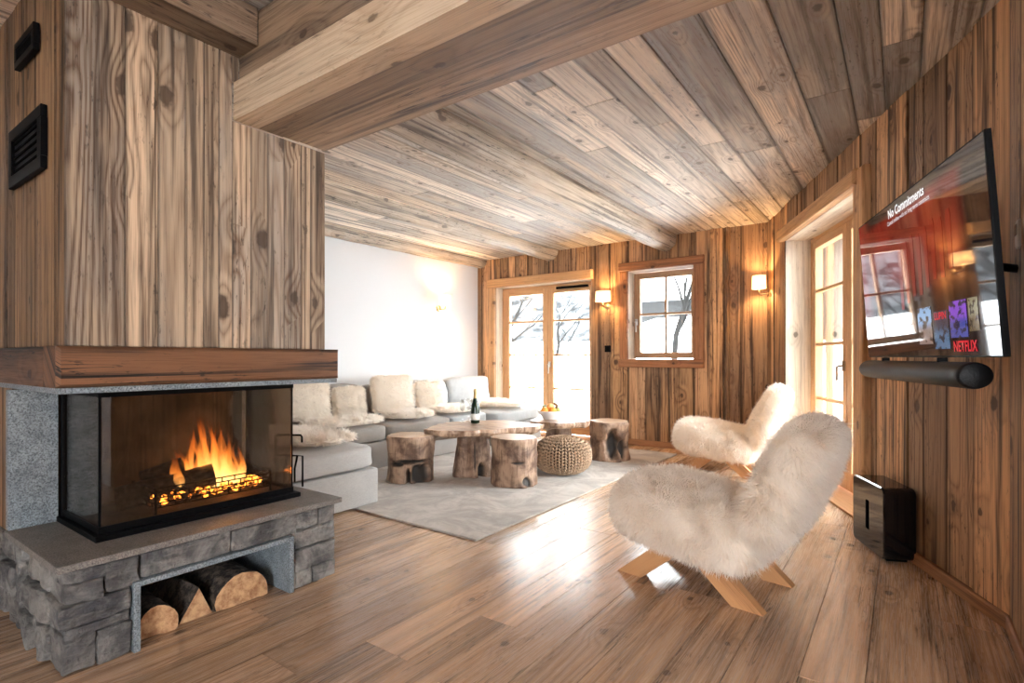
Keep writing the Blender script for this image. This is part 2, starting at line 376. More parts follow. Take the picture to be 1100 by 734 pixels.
def fabric(name, a, b, scale=1.):
    t = NT(name); o = t.obj()
    n = t.noise(o, 420*scale, 2, .6); n2 = t.noise(o, 9, 3)
    mp = t.n('Mapping', None, Vector=o, Scale=(40*scale, 40*scale, 380*scale)).outputs[0]; n3 = t.noise(mp, 1., 3)
    c = t.mix(t.rng(n, .35, .65), a, b); c = t.mix(t.math('MULTIPLY', t.rng(n3, .45, .7), .25), c, tuple(x*.7 for x in a)); c = t.mix(t.math('MULTIPLY', t.rng(n2, .4, .7), .3), c, b)
    t.bsdf(c, .95, t.bump(n, .3, .003), Sheen_Weight=.15); return t.m
M['linen'] = fabric('grey_linen', srgb(150, 148, 145), srgb(184, 181, 177))
M['linenblue'] = fabric('pale_grey_linen', srgb(150, 154, 156), srgb(186, 189, 190))
M['linendark'] = fabric('taupe_linen', srgb(128, 122, 116), srgb(158, 150, 143))
M['fur'] = fur_mat('white_sheepskin', (.985, .945, .885), (.96, .885, .79))
M['furpillow'] = fur_mat('cream_fur', (.985, .95, .90), (.96, .91, .84))

t = NT('rug_wool'); o = t.obj(); n = t.noise(o, 3.2, 6, .7, dist=.8); n2 = t.noise(o, 300, 2); n3 = t.noise(t.n('Mapping', None, Vector=o, Scale=(3, 22, 1)).outputs[0], 1., 5, .65)
c = t.mix(t.rng(n, .36, .66), srgb(138, 129, 120), srgb(184, 176, 167)); c = t.mix(t.math('MULTIPLY', t.rng(n3, .5, .7), .55), c, srgb(140, 128, 118)); c = t.mix(t.math('MULTIPLY', n2, .25), c, srgb(205, 198, 190))
t.bsdf(c, .95, t.bump(n2, .4, .004), Sheen_Weight=.2); M['rug'] = t.m

t = NT('teak_root'); o = t.obj(); at = t.n('SeparateColor', None, i0=t.n('Attribute', dict(attribute_name='rnd')).outputs[0])
mp = t.n('Mapping', None, Vector=o, Scale=(24, 24, 3.2)).outputs[0]
g = t.noise(mp, 1., 6, .65, dist=.6); g2 = t.noise(o, 6, 5, .6, dist=.5); g3 = t.noise(t.n('Mapping', None, Vector=o, Scale=(90, 90, 8)).outputs[0], 1., 3)
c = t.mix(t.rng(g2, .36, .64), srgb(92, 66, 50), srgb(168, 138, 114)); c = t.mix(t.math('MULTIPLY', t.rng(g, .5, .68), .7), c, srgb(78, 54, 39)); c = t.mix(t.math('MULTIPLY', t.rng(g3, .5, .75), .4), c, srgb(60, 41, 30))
c = t.mix(t.rng(at.outputs[2], .0, 1.), c, srgb(34, 26, 20))  # darkens the carved hollows: their shade painted in, along with dark knots
t.bsdf(c, .6, t.bump(t.math('ADD', g, g3), .5, .008)); M['root'] = t.m
t = NT('stump_top'); o = t.obj(); sp = t.n('SeparateXYZ', None, i0=o)
rad = t.math('SQRT', t.math('ADD', t.math('POWER', t.math('ABSOLUTE', sp.outputs[0]), 2.), t.math('POWER', t.math('ABSOLUTE', sp.outputs[1]), 2.)))
rg = t.math('FRACT', t.math('ADD', t.math('MULTIPLY', rad, 42.), t.math('MULTIPLY', t.noise(o, 5, 3), 3.)))
n = t.noise(o, 7, 4)
c = t.mix(t.math('MULTIPLY', rg, .35), t.mix(t.rng(n, .35, .7), srgb(178, 146, 118), srgb(206, 182, 156)), srgb(138, 104, 78))
t.bsdf(c, .38, t.bump(rg, .08, .003)); M['stumptop'] = t.m
t = NT('table_slab'); o = t.obj(); mp = t.n('Mapping', None, Vector=o, Rotation=(0, 0, .7), Scale=(3.2, 22, 6)).outputs[0]; g = t.noise(mp, 1., 6, .62, dist=.9); g2 = t.noise(o, 5, 4)
c = t.mix(t.rng(g, .36, .66), srgb(126, 96, 74), srgb(186, 158, 134)); c = t.mix(t.math('MULTIPLY', t.rng(g2, .55, .75), .5), c, srgb(92, 66, 50))
t.bsdf(c, .34, t.bump(g, .2, .006)); M['slab'] = t.m
t = NT('bark'); o = t.obj(); n = t.noise(o, 34, 5, .7, dist=.5); n2 = t.noise(o, 12, 3)
c = t.mix(t.rng(n, .4, .66), srgb(34, 25, 20), srgb(98, 84, 72)); c = t.mix(t.math('MULTIPLY', t.rng(n2, .6, .75), .6), c, srgb(150, 140, 130)); t.bsdf(c, .9, t.bump(n, 1., .02)); M['bark'] = t.m
t = NT('charred'); o = t.obj(); n = t.noise(o, 40, 4); t.bsdf(t.mix(t.rng(n, .4, .7), (.012, .009, .008), (.06, .045, .036)), .9, t.bump(n, .8, .01)); M['char'] = t.m
t = NT('embers'); o = t.obj(); n = t.noise(o, 38, 4, .7); e = t.mix(t.rng(n, .38, .60), (.10, .008, 0), (1., .30, .04))
t.bsdf((.02, .015, .012), .9, None, Emission_Color=e, Emission_Strength=t.rng(n, .38, .62, .1, 4.)); M['ember'] = t.m
M['snow'] = plain('snow', (.93, .94, .96), .9, bumpscale=2, bstr=.3)
M['treebark'] = plain('winter_bark', (.011, .0105, .010), .9, Specular_IOR_Level=0.)
M['greyhill'] = plain('snowy_forest', (.42, .45, .47), 1.)

t = NT('knit_jute'); o = t.obj(); n = t.noise(o, 160, 3); t.bsdf(t.mix(n, srgb(128, 102, 80), srgb(188, 161, 133)), .9, t.bump(n, .5, .004)); M['knit'] = t.m
M['knitcore'] = plain('pouf_core', srgb(58, 42, 30), 1.)
t = NT('lamp_shade'); o = t.obj(); c = (.86, .72, .52)
d = t.n('BsdfDiffuse', None, Color=c); tr = t.n('BsdfTranslucent', None, Color=c)
em = t.n('Emission', None, Color=(1., .72, .40), Strength=.55)
t.surf(t.n('AddShader', None, i0=t.n('MixShader', None, i0=.45, i1=d.outputs[0], i2=tr.outputs[0]).outputs[0], i1=em.outputs[0]).outputs[0]); M['shade'] = t.m

# ================================================================== ROOM
CZ = 2.57
W0 = V(-1.19, 6.39, 0); W1 = V(.36, 2.93, 0); WU = (W1-W0).normalized(); WO = V(-WU.y, WU.x, 0)   # WO points outdoors
WL = (W1-W0).length
XW = -5.27; YB = 6.39; YR = -3.3; XR = 2.6; YJ = 1.72
class Fr:                          # wall frame: s along the wall, o outwards, z up
    def __init__(s, o, u, out): s.o = Vector(o); s.u = Vector(u); s.out = Vector(out)
    def P(s, a, b, z): return s.o+s.u*a+s.out*b+V(0, 0, z)
    def M(s): 
        m = Matrix.Identity(4)
        for i in range(3): m[i][0] = s.u[i]; m[i][1] = s.out[i]; m[i][2] = (0, 0, 1)[i]; m[i][3] = s.o[i]
        return m
FB = Fr((0, YB, 0), (1, 0, 0), (0, 1, 0)); FRt = Fr(W0, WU, WO); FW = Fr((XW, 0, 0), (0, 1, 0), (-1, 0, 0))
def splits(a, b, wmin, wmax, cuts=()):
    xs = [a]; fixed = sorted([c for c in cuts if a < c < b])+[b]
    for f in fixed:
        while f-xs[-1] > wmax*1.25: xs.append(xs[-1]+random.uniform(wmin, wmax))
        if f-xs[-1] < .02 and len(xs) > 1: xs[-1] = f
        else: xs.append(f)
    return xs
def holes_z(x0, x1, holes, z0, z1):
    seg = [(z0, z1)]; mid = (x0+x1)/2
    for a, b, c, d in holes:
        if a-1e-4 <= mid <= b+1e-4:
            ns = []
            for s, e in seg:
                if c > s: ns.append((s, min(e, c)))
                if d < e: ns.append((max(s, d), e))
            seg = [x for x in ns if x[1]-x[0] > .01]
    return seg
def boarded_wall(name, fr, a, b, holes, wmin=.06, wmax=.24, core=.24, mat='wallw', z1=CZ, cz=CZ+.2):
    mb = MB(); cuts = [x for h in holes for x in h[:2]]
    xs = splits(a, b, wmin, wmax, cuts)
    for x0, x1 in zip(xs[:-1], xs[1:]):
        c = (random.random(), random.random(), random.random(), 1)
        for s, e in holes_z(x0, x1, holes, 0., z1+.02):
            T = .018+random.choice([0, 0, .003, .006, .012])
            mb.board(fr.P(x0+.0008, .018, s), V(0, 0, 1), fr.u, -fr.out, e-s, x1-x0-.0016, T, .0035, 0, c)
    es = sorted({a, b, *cuts})
    for x0, x1 in zip(es[:-1], es[1:]):
        for s, e in holes_z(x0, x1, holes, -.1, cz):
            mb.board(fr.P(x0, core, s), V(0, 0, 1), fr.u, -fr.out, e-s, x1-x0, core-.0185, .0001, 1)
    o = mb.build(name, [M[mat], M['plaster']]); tag(o, kind='structure'); return o

DOORB = (-4.92, -3.335, -.02, 2.135); WINB = (-2.81, -1.985, 1.075, 2.185)
boarded_wall('wall_back', FB, XW-.3, -1.19+.02, [DOORB, WINB])
DOORR = (.66, 2.36, -.02, 2.225)
boarded_wall('wall_right', FRt, -.015, WL+.01, [DOORR])
mb = MB(); mb.board(FB.P(-1.80, 0, .08), V(0, 0, 1), FB.u, -FB.out, CZ-.06, .15, .034, .008, rnd=(.62, .2, .9, 1)); mb.build('trim_1', M['wallw'])['kind'] = 'structure'
mb = MB()
def P_(i, j):
    z = .08+(CZ-.06)*i/160; a = PI*j/8; w_ = .030+.010*mnoise.noise(V(z*7, 2, 0))+.006*mnoise.noise(V(z*31, 5, 0))
    return FB.P(-1.612+.006*mnoise.noise(V(z*5, 9, 0))+w_*math.cos(a), .0-(.036+.008*mnoise.noise(V(z*24, j*.7, 0)))*math.sin(a), z)
mb.grid(P_, 160, 8, lambda i, j: (i*.016, j*.012)); mb.build('trim_2', M['hoodside'])['kind'] = 'structure'
# short wall after the bend, and the unseen rest of the room shell behind the camera
FS = Fr((W1.x, YJ, 0), (0, 1, 0), (1, 0, 0))
o = boarded_wall('wall_side', FS, 0, W1.y-YJ, [])
def slab(name, pts, mat):
    bm = bmesh.new(); add_box(bm, [(pts[0][i]+pts[1][i])/2 for i in range(3)], [abs(pts[1][i]-pts[0][i]) for i in range(3)], 0)
    return tag(bm_obj(name, bm, mat, None, False), kind='structure')
slab('wall_left', ((XW-.24, YR, -.1), (XW, YB+.02, CZ+.2)), M['plaster'])
slab('wall_jog', ((W1.x+.02, YJ-.001, -.1), (XR+.2, YJ+.2, CZ+.2)), M['plaster'])
bm = bmesh.new()
for lo, hi in [((XR, YR, -.1), (XR+.2, -2.7, CZ+.2)), ((XR, -2.7, -.1), (XR+.2, YJ, CZ+.2))]:
    add_box(bm, [(lo[i]+hi[i])/2 for i in range(3)], [hi[i]-lo[i] for i in range(3)], 0)
tag(bm_obj('wall_east', bm, M['plaster'], None, False), kind='structure')
bm = bmesh.new()
for lo, hi in [((XW, YR-.2, -.1), (1.0, YR, CZ+.2)), ((2.3, YR-.2, -.1), (XR+.2, YR, CZ+.2)), ((1.0, YR-.2, -.1), (2.3, YR, .1)), ((1.0, YR-.2, 2.45), (2.3, YR, CZ+.2))]:
    add_box(bm, [(lo[i]+hi[i])/2 for i in range(3)], [hi[i]-lo[i] for i in range(3)], 0)
tag(bm_obj('wall_rear', bm, M['plaster'], None, False), kind='structure')

def ymax(x):
    if x <= W0.x: return YB+.018
    if x <= W1.x: return W0.y+(x-W0.x)/(W1.x-W0.x)*(W1.y-W0.y)
    return YJ
def planks(name, mat, z, nz, wmin, wmax, lmin, lmax, xs=None, T=.02, y0=YR, ch=.002, dark=None):
    mb = MB(); x = XW-.02
    while x < XR:
        w = random.uniform(wmin, wmax); x1 = min(x+w, XR+.05)
        y = y0-random.uniform(0, lmin); ye = ymax(x)+.012
        while y < ye:
            y2 = min(y+random.uniform(lmin, lmax), ye)
            if ye-y2 < .25: y2 = ye
            c = [random.random(), random.random(), random.random(), 1]
            if dark and dark(x): c[0] = -.9
            # slanted end where the board meets the angled wall
            mb.board(V(x+.0006, y+.0006, z), V(0, 1, 0), V(1, 0, 0), V(0, 0, nz), y2-y-.0012, x1-x-.0012, T+random.choice([0, .0, .001]), ch, 0, tuple(c))
            y = y2
        x = x1
    o = mb.build(name, mat); tag(o, kind='structure'); return o
planks('floor', M['floor'], -.02, 1, .17, .24, 1.2, 2.4, T=.02, ch=.0012)
co_ = planks('ceiling', M['ceil'], CZ+.02, -1, .13, .26, 1.6, 3.8, T=.02, ch=.004)
# structural decks above and below
def deck(name, z0, z1, mat):
    pts = [(XW-.3, YR-.3), (XR+.3, YR-.3), (XR+.3, YJ+.2), (W1.x+.2, YJ+.2), (W1.x+.2, W1.y+.05), (W0.x+.2, W0.y+.25), (XW-.3, YB+.25)]
    bm = bmesh.new(); b = [bm.verts.new((*p, z0)) for p in pts]; t_ = [bm.verts.new((*p, z1)) for p in pts]; n = len(pts)
    bm.faces.new(b[::-1]); bm.faces.new(t_)
    for i in range(n): bm.faces.new((b[i], b[(i+1) % n], t_[(i+1) % n], t_[i]))
    return tag(bm_obj(name, bm, mat, None, False), kind='structure')
deck('floor_slab', -.2, -.021, M['mortar']); deck('ceiling_slab', CZ+.021, CZ+.3, M['plaster'])

# baseboards
mb = MB(); mb.board(FRt.P(2.51, 0, 0), FRt.u, V(0, 0, 1), -FRt.out, WL-2.51, .062, .026, .006); mb.build('baseboard_right', M['skirt'])['kind'] = 'structure'
mb = MB(); mb.board(V(W1.x, 2.93, 0), V(0, -1, 0), V(0, 0, 1), V(-1, 0, 0), 1.2, .062, .026, .006); mb.build('baseboard_side', M['skirt'])['kind'] = 'structure'
mb = MB(); mb.board(FB.P(-3.28, 0, 0), FB.u, V(0, 0, 1), -FB.out, 2.08, .075, .022, .005); mb.build('baseboard_back', M['skirt'])['kind'] = 'structure'

# ------------------------------------------------------------------ beams
def beam(name, mbs, mat): o = mbs.build(name, mat); tag(o, kind='structure'); return o
XB = -2.355
mb = MB()   # pale front timber of the big beam
L_ = 2.55-XB
mb.bar((XB, 1.19, 2.13), (2.55, 1.30, 2.302), .008, 0)
o = beam('ceiling_beam', mb, M['beampale'])
mb = MB(); mb.bar((XB, 1.302, 2.132), (2.55, 1.42, 2.30), .006, 0); mb.bar((XB, 1.421, 2.135), (2.55, 1.50, 2.30), .006, 0)
mb.bar((XB, 1.215, 2.303), (2.55, 1.50, CZ-.001), .01, 0)
beam('ceiling_beam', mb, M['beam'])
mb = MB(); mb.bar((XB, 1.502, 2.138), (2.55, 1.65, CZ-.001), .03, 0, rnd=(.75, .3, .9, 1)); beam('ceiling_beam', mb, M['beam'])
mb = MB(); mb.bar((XB, -3.2, 2.41), (-2.19, 1.213, CZ-.001), .008, 1); beam('ceiling_beam', mb, M['beam'])

def logbeam(name, x, cz, r, y0, y1, seed, flat=False):
    mb = MB(); NU, NV = 90, 28; off = seed*13.7
    def rad(i, a):
        y = y0+(y1-y0)*i/NU
        return r*(1+.10*mnoise.noise(V(y*.9+off, math.cos(a)*.8, math.sin(a)*.8))+.05*mnoise.noise(V(y*4+off, math.cos(a)*2, math.sin(a)*2)))
    def P(i, j):
        a = 2*PI*j/NV; y = y0+(y1-y0)*i/NU; rr = rad(i, a)
        wob = .015*mnoise.noise(V(y*.5, off, 1))
        return V(x+wob+rr*math.cos(a), y, cz+rr*math.sin(a))
    u0 = random.uniform(0, 50)
    mb.grid(P, NU, NV, lambda i, j: (u0+(y1-y0)*i/NU, j/NV*2*PI*r), (.5, .6, .4, 1))
    o = mb.build(name, M['log'], None, True); tag(o, kind='structure'); return o
logbeam('ceiling_beam', -2.33, CZ-.045, .14, 1.64, YB+.01, 1)
logbeam('ceiling_beam', -3.98, CZ-.0, .125, 1.64, YB+.01, 2)
logbeam('ceiling_beam', -5.22, CZ-.0, .115, 1.64, YB+.01, 3)

# ------------------------------------------------------------------ windows and doors
def frame_bars(mb, fr, rects, o0, o1, ch=.004):
    """rects (a0,a1,z0,z1): bars spanning depth o0..o1 (towards indoors = smaller o)"""
    for a0, a1, z0, z1 in rects:
        if z1-z0 > a1-a0: mb.board(fr.P(a0, o1, z0), V(0, 0, 1), fr.u, -fr.out, z1-z0, a1-a0, o1-o0, ch)
        else: mb.board(fr.P(a0, o1, z0), fr.u, V(0, 0, 1), -fr.out, a1-a0, z1-z0, o1-o0, ch)
def pane(name, fr, a0, a1, z0, z1, o, parent):
    mb = MB(); mb.board(fr.P(a0, o+.006, z0), V(0, 0, 1), fr.u, -fr.out, z1-z0, a1-a0, .006, .0005)
    return mb.build(name, M['glass'], parent)
def handle(fr, a, z, o, parent, mat, L=.13, d=1):
    bm = bmesh.new()
    p = [fr.P(a, o, z), fr.P(a, o-.05, z), fr.P(a+.01*d, o-.055, z-.005), fr.P(a+.012*d, o-.055, z-L)]
    add_tube(bm, p, .009, 8); q = fr.P(a, o-.003, z)
    add_box(bm, q, (.03, .03, .08), .004)
    bmesh.ops.recalc_face_normals(bm, faces=bm.faces)
    return bm_obj('handle', bm, mat, parent, True)

def leaf(fr, a0, a1, z0, z1, o, parent, mat, bars, vbars=(), st=.085, bot=.15):
    mb = MB(); frame_bars(mb, fr, [(a0, a0+st, z0, z1), (a1-st, a1, z0, z1), (a0+st, a1-st, z1-st, z1), (a0+st, a1-st, z0, z0+bot)], o-.035, o+.035)
    s = mb.build('sash', mat, parent)
    mb = MB(); frame_bars(mb, fr, [(a0+st, a1-st, b-.013, b+.013) for b in bars]+[(b-.013, b+.013, z0+bot, z1-st) for b in vbars], o-.02, o+.02, .003)
    mb.build('glazing_bar', mat, s)
    pane('pane', fr, a0+st-.01, a1-st+.01, z0+bot-.01, z1-st+.01, o, s); return s

# door_1: french door in the back wall
d1 = empty('door_1', kind='structure')
a0, a1, z0, z1 = DOORB
mb = MB()
mb.board(FB.P(a0-.115, 0, 0), V(0, 0, 1), FB.u, -FB.out, 2.135, .115, .045, .008)
mb.board(FB.P(a0-.14, 0, 2.135), FB.u, V(0, 0, 1), -FB.out, a1-a0+.17, .125, .06, .012)
mb.build('door_casing', M['trim'], d1)
mb = MB(); mb.board(FB.P(a0-.01, .24, 0), V(0, 0, 1), V(0, -1, 0), V(1, 0, 0), 2.14, .238, .012, .002); mb.board(FB.P(a1+.01, .24, 0), V(0, 0, 1), V(0, -1, 0), V(-1, 0, 0), 2.14, .238, .012, .002)
mb.board(FB.P(a0, .24, 2.145), V(1, 0, 0), V(0, -1, 0), V(0, 0, -1), a1-a0, .238, .012, .002); mb.build('reveal', M['reveal'], d1)
mb = MB(); mb.board(FB.P(a0, .26, -.02), V(1, 0, 0), V(0, -1, 0), V(0, 0, 1), a1-a0, .26, .035, .003); mb.build('threshold', M['larch'], d1)
mb = MB(); frame_bars(mb, FB, [(a0, a0+.035, 0, 2.13), (a1-.035, a1, 0, 2.13), (a0, a1, 2.09, 2.13)], .16, .24); mb.build('door_frame', M['larch'], d1)
am = (a0+a1)/2; bars = (1.62, 1.135, .655)
leaf(FB, a0+.03, am+.012, .03, 2.10, .20, d1, M['larch'], bars); leaf(FB, am+.014, a1-.03, .03, 2.10, .20, d1, M['larch'], bars)
handle(FB, am-.03+.075, 1.0, .165, d1, M['steel'])
box('closer', FB.P(am+.42, .14, 2.075), (.5, .03, .03), M['black'], d1)
# window_1
w1 = empty('window_1', kind='structure'); a0, a1, z0, z1 = WINB
mb = MB()
mb.board(FB.P(a0-.12, 0, z0-.1), FB.u, V(0, 0, 1), -FB.out, a1-a0+.24, .1, .045, .006); mb.board(FB.P(a0-.12, 0, z1), FB.u, V(0, 0, 1), -FB.out, a1-a0+.24, .105, .05, .008)
mb.board(FB.P(a0-.105, 0, z0), V(0, 0, 1), FB.u, -FB.out, z1-z0, .105, .04, .006); mb.board(FB.P(a1, 0, z0), V(0, 0, 1), FB.u, -FB.out, z1-z0, .12, .045, .006)
mb.build('window_frame', M['wintrim'], w1)
mb = MB(); mb.board(FB.P(a0-.01, .24, z0-.01), V(0, 0, 1), V(0, -1, 0), V(1, 0, 0), z1-z0+.02, .238, .012, .002); mb.board(FB.P(a1+.01, .24, z0-.01), V(0, 0, 1), V(0, -1, 0), V(-1, 0, 0), z1-z0+.02, .238, .012, .002)
mb.board(FB.P(a0, .24, z1+.01), V(1, 0, 0), V(0, -1, 0), V(0, 0, -1), a1-a0, .238, .012, .002); mb.board(FB.P(a0, .24, z0-.01), V(1, 0, 0), V(0, -1, 0), V(0, 0, 1), a1-a0, .238, .012, .002); mb.build('reveal', M['reveal'], w1)
leaf(FB, a0+.01, a1-.01, z0+.012, z1-.012, .19, w1, M['winlarch'], ((z0+z1)/2+.015,), ((a0+a1)/2+.005,), .075, .075)
handle(FB, a0+.045, 1.55, .155, w1, M['steel'])
# door_2: french door in the angled right wall
d2 = empty('door_2', kind='structure'); a0, a1, z0, z1 = DOORR
mb = MB(); mb.board(FRt.P(a0-.045, 0, z1), FRt.u, V(0, 0, 1), -FRt.out, a1-a0+.11, .105, .075, .012); mb.board(FRt.P(a1, 0, 0), V(0, 0, 1), FRt.u, -FRt.out, z1+.1, .15, .05, .008); mb.build('door_casing', M['trim'], d2)
mb = MB()
D_ = .27
mb.board(FRt.P(a0-.01, D_, 0), V(0, 0, 1), -FRt.out, FRt.u, z1+.01, D_, .012, .002); mb.board(FRt.P(a1+.01, D_, 0), V(0, 0, 1), -FRt.out, -FRt.u, z1+.01, D_, .012, .002)
mb.board(FRt.P(a0, D_, z1+.01), FRt.u, -FRt.out, V(0, 0, -1), a1-a0, D_, .012, .002); mb.build('reveal', M['reveal'], d2)
mb = MB(); mb.board(FRt.P(a0, .3, -.02), FRt.u, -FRt.out, V(0, 0, 1), a1-a0, .3, .035, .003); mb.build('threshold', M['larch'], d2)
mb = MB(); frame_bars(mb, FRt, [(a0, a0+.03, 0, z1), (a1-.03, a1, 0, z1), (a0, a1, z1-.04, z1)], .22, .30); mb.build('door_frame', M['larch'], d2)
am = (a0+a1)/2; bars = (1.72, 1.22, .72)
leaf(FRt, a0+.025, am+.0, .03, z1-.02, .26, d2, M['larch'], bars); leaf(FRt, am+.002, a1-.025, .03, z1-.02, .26, d2, M['larch'], bars)
handle(FRt, am-.04, 1.03, .225, d2, M['brass'], .12, -1)
# outer jamb and stone pier seen through door_2
mb = MB(); mb.board(FRt.P(a0-.02, .42, 0), V(0, 0, 1), -FRt.out, FRt.u, 2.4, .06, .03, .004); mb.build('outer_jamb', M['trim'], d2)

# ================================================================== FIREPLACE
fp = empty('fireplace', (-2.33, 1.14, 0), 0, 'corner fireplace with glass firebox, grey stone base and tall rustic board hood', 'fireplace')
fpi = Matrix.Translation((2.33, -1.14, 0))
def fpart(o):
    o.parent = fp; o.matrix_parent_inverse = fpi; return o
HX = -2.36; HY0, HY1 = .611, 1.653
# hood boards: front (two heights: the second part runs under the big beam) and left side
mb = MB(); ys = [HY0, .79, .90, 1.0, 1.07, 1.13, 1.188, 1.27, 1.35, 1.43, 1.52, 1.57, HY1]
for a, b in zip(ys[:-1], ys[1:]):
    zt = CZ if a < 1.18 else 2.128
    mb.board(V(HX-.02, a+.0008, 1.14), V(0, 0, 1), V(0, 1, 0), V(1, 0, 0), zt-1.14, b-a-.0016, .02+random.choice([0, .001, .002]), .003)
mb.board(V(HX-.02, 1.1885, 2.303), V(0, 0, 1), V(0, 1, 0), V(1, 0, 0), CZ-2.303, .0262, .0225, .002)
fpart(mb.build('hood_front', M['hood']))
mb = MB(); xs = splits(-4.0, HX-.021, .06, .14)
for a, b in zip(xs[:-1], xs[1:]):
    mb.board(V(a+.0008, HY0+.022, 1.14), V(0, 0, 1), V(1, 0, 0), V(0, -1, 0), CZ-1.14, b-a-.0016, .02+random.choice([0, .002, .004]), .003)
fpart(mb.build('hood_side', M['hoodside'])); mb = MB()
for a, b in zip(xs[:-1], xs[1:]):
    mb.board(V(a+.0008, HY1-.022, 1.14), V(0, 0, 1), V(1, 0, 0), V(0, 1, 0), 2.128-1.14, b-a-.0016, .02, .003)
fpart(mb.build('hood_side', M['hoodside']))
bm = bmesh.new(); add_box(bm, (-3.19, 1.132, 1.63), (1.6, .995, .98), 0); add_box(bm, (-3.19, .9, 2.34), (1.6, .53, .44), 0); fpart(bm_obj('hood_core', bm, M['mortar'], None, False))
# core behind the firebox
mb = MB(); xs = splits(-4.0, -3.0, .08, .15)
for a, b in zip(xs[:-1], xs[1:]):
    mb.board(V(a+.0008, .622, .36), V(0, 0, 1), V(1, 0, 0), V(0, -1, 0), .65, b-a-.0016, .022, .003)
fpart(mb.build('chimney_cladding', M['hoodside'])); mb = MB()
for a, b in zip(xs[:-1], xs[1:]): mb.board(V(a+.0008, 1.688, .0), V(0, 0, 1), V(1, 0, 0), V(0, 1, 0), 1.0, b-a-.0016, .022, .003)
fpart(mb.build('chimney_cladding', M['hoodside']))
fpart(box('chimney_core', (-3.53, 1.155, .5), (1.02, 1.06, 1.0), M['mortar'], None, 0))
fpart(box('granite_panel', (-3.0, .665, .675), (.035, .165, .58), M['granite'], None, .003)); fpart(box('granite_panel', (-3.0, 1.64, .675), (.035, .14, .58), M['granite'], None, .003))
# mantel
mb = MB(); mb.bar((-2.475, .577, .994), (-2.325, 1.712, 1.139), .012, 1); mb.bar((-4.0, .577, .994), (-2.477, .70, 1.139), .012, 0); mb.bar((-4.0, 1.6, .994), (-2.477, 1.712, 1.139), .012, 0)
fpart(mb.build('mantel_beam', M['mantel']))
fpart(box('granite_lintel', (-2.9, 1.145, .983), (1.13, 1.12, .0205), M['granite'], None, .002))
# hearth slab
bm = bmesh.new(); add_box(bm, (-2.66, 1.15, .3725), (.68, 1.15, .025), .003); fpart(bm_obj('hearth_slab', bm, M['granitedark'], None, False))
# rough stones
def stone(mbl, lo, hi, seed, rough=.016):
    c = [(lo[i]+hi[i])/2 for i in range(3)]; sz = [hi[i]-lo[i] for i in range(3)]
    def fn(v):
        q = v+Vector(c)
        d = V(mnoise.fractal(q*7+V(seed, 0, 0), 1., 2., 4), mnoise.fractal(q*7+V(0, seed, 9), 1., 2., 4), mnoise.fractal(q*7+V(4, 0, seed), 1., 2., 4))
        d2 = V(mnoise.cell(q*26+V(seed, 0, 0)), mnoise.cell(q*26+V(0, seed, 3)), 0)
        # tilted facets
        k = mnoise.noise(V(seed, 1, 2)); s = V(v.y*k*.22, v.z*k*.18, 0)
        return v+d*rough+d2*.002+s*.4
    bm = superbox(sz, 18., 12, fn); bmesh.ops.translate(bm, vec=c, verts=bm.verts)
    mbl.append((bm, (random.random(), random.random(), random.random(), 1)))
def merge_bms(name, lst, mat, smooth=False):
    mb = MB()
    for bm, c in lst:
        bm.verts.index_update(); b = len(mb.v); mb.v += [tuple(v.co) for v in bm.verts]
        for f in bm.faces:
            k = len(f.verts); mb.f.append(tuple(b+v.index for v in f.verts)); mb.uv += [(0, 0)]*k; mb.e += [(.5, .5)]*k; mb.c += [c]*k; mb.mi.append(0)
        bm.free()
    return mb.build(name, mat, None, smooth)
S = []; sx0, sx1 = -2.50, -2.325
def frow(y0, y1, z0, z1): stone(S, (sx0, y0+.002, z0+.002), (sx1+random.uniform(-.012, .008), y1-.002, z1-.002), random.uniform(0, 90), .009)
for r in [(.595, .69, 0, .135), (.69, .80, 0, .125), (.60, .80, .125, .165), (.585, .80, .165, .245), (.60, .71, .24, .315), (.71, .80, .245, .27), (.59, .72, .315, .362), (.72, .825, .25, .362),
          (.826, 1.17, .262, .36), (1.165, 1.48, .264, .36), (1.48, 1.6, .28, .36), (1.6, 1.69, .27, .36), (1.46, 1.69, .185, .275), (1.45, 1.69, .085, .185), (1.45, 1.56, 0, .085), (1.56, 1.695, 0, .085)]: frow(*r)
def srow(x0, x1, z0, z1): stone(S, (x0+.002, .585+random.uniform(-.01, .02), z0+.002), (x1-.002, .74, z1-.002), random.uniform(0, 90), .022)
for z0, z1 in [(0, .13), (.13, .25), (.25, .362)]:
    xs = splits(-3.95, -2.47, .13, .26)
    for a, b in zip(xs[:-1], xs[1:]): srow(a, b, z0+random.uniform(-.0, .012) if z0 else 0, z1+random.uniform(-.012, .004))
fpart(merge_bms('stone_base', S, M['stone']))
bm = bmesh.new(); add_box(bm, (-2.75, .73, .18), (.6, .13, .355), 0); add_box(bm, (-2.72, 1.55, .18), (.56, .16, .355), 0); add_box(bm, (-2.72, 1.13, .31), (.56, .8, .09), 0); add_box(bm, (-3.03, 1.13, .18), (.04, .8, .35), 0)
fpart(bm_obj('stone_core', bm, M['mortar'], None, False))
bm = bmesh.new(); add_box(bm, (-2.63, .811, .131), (.64, .022, .262), .002); add_box(bm, (-2.63, 1.439, .131), (.64, .022, .262), .002); add_box(bm, (-2.63, 1.125, .252), (.64, .606, .02), .002)
fpart(bm_obj('niche_frame', bm, M['granite'], None, False))
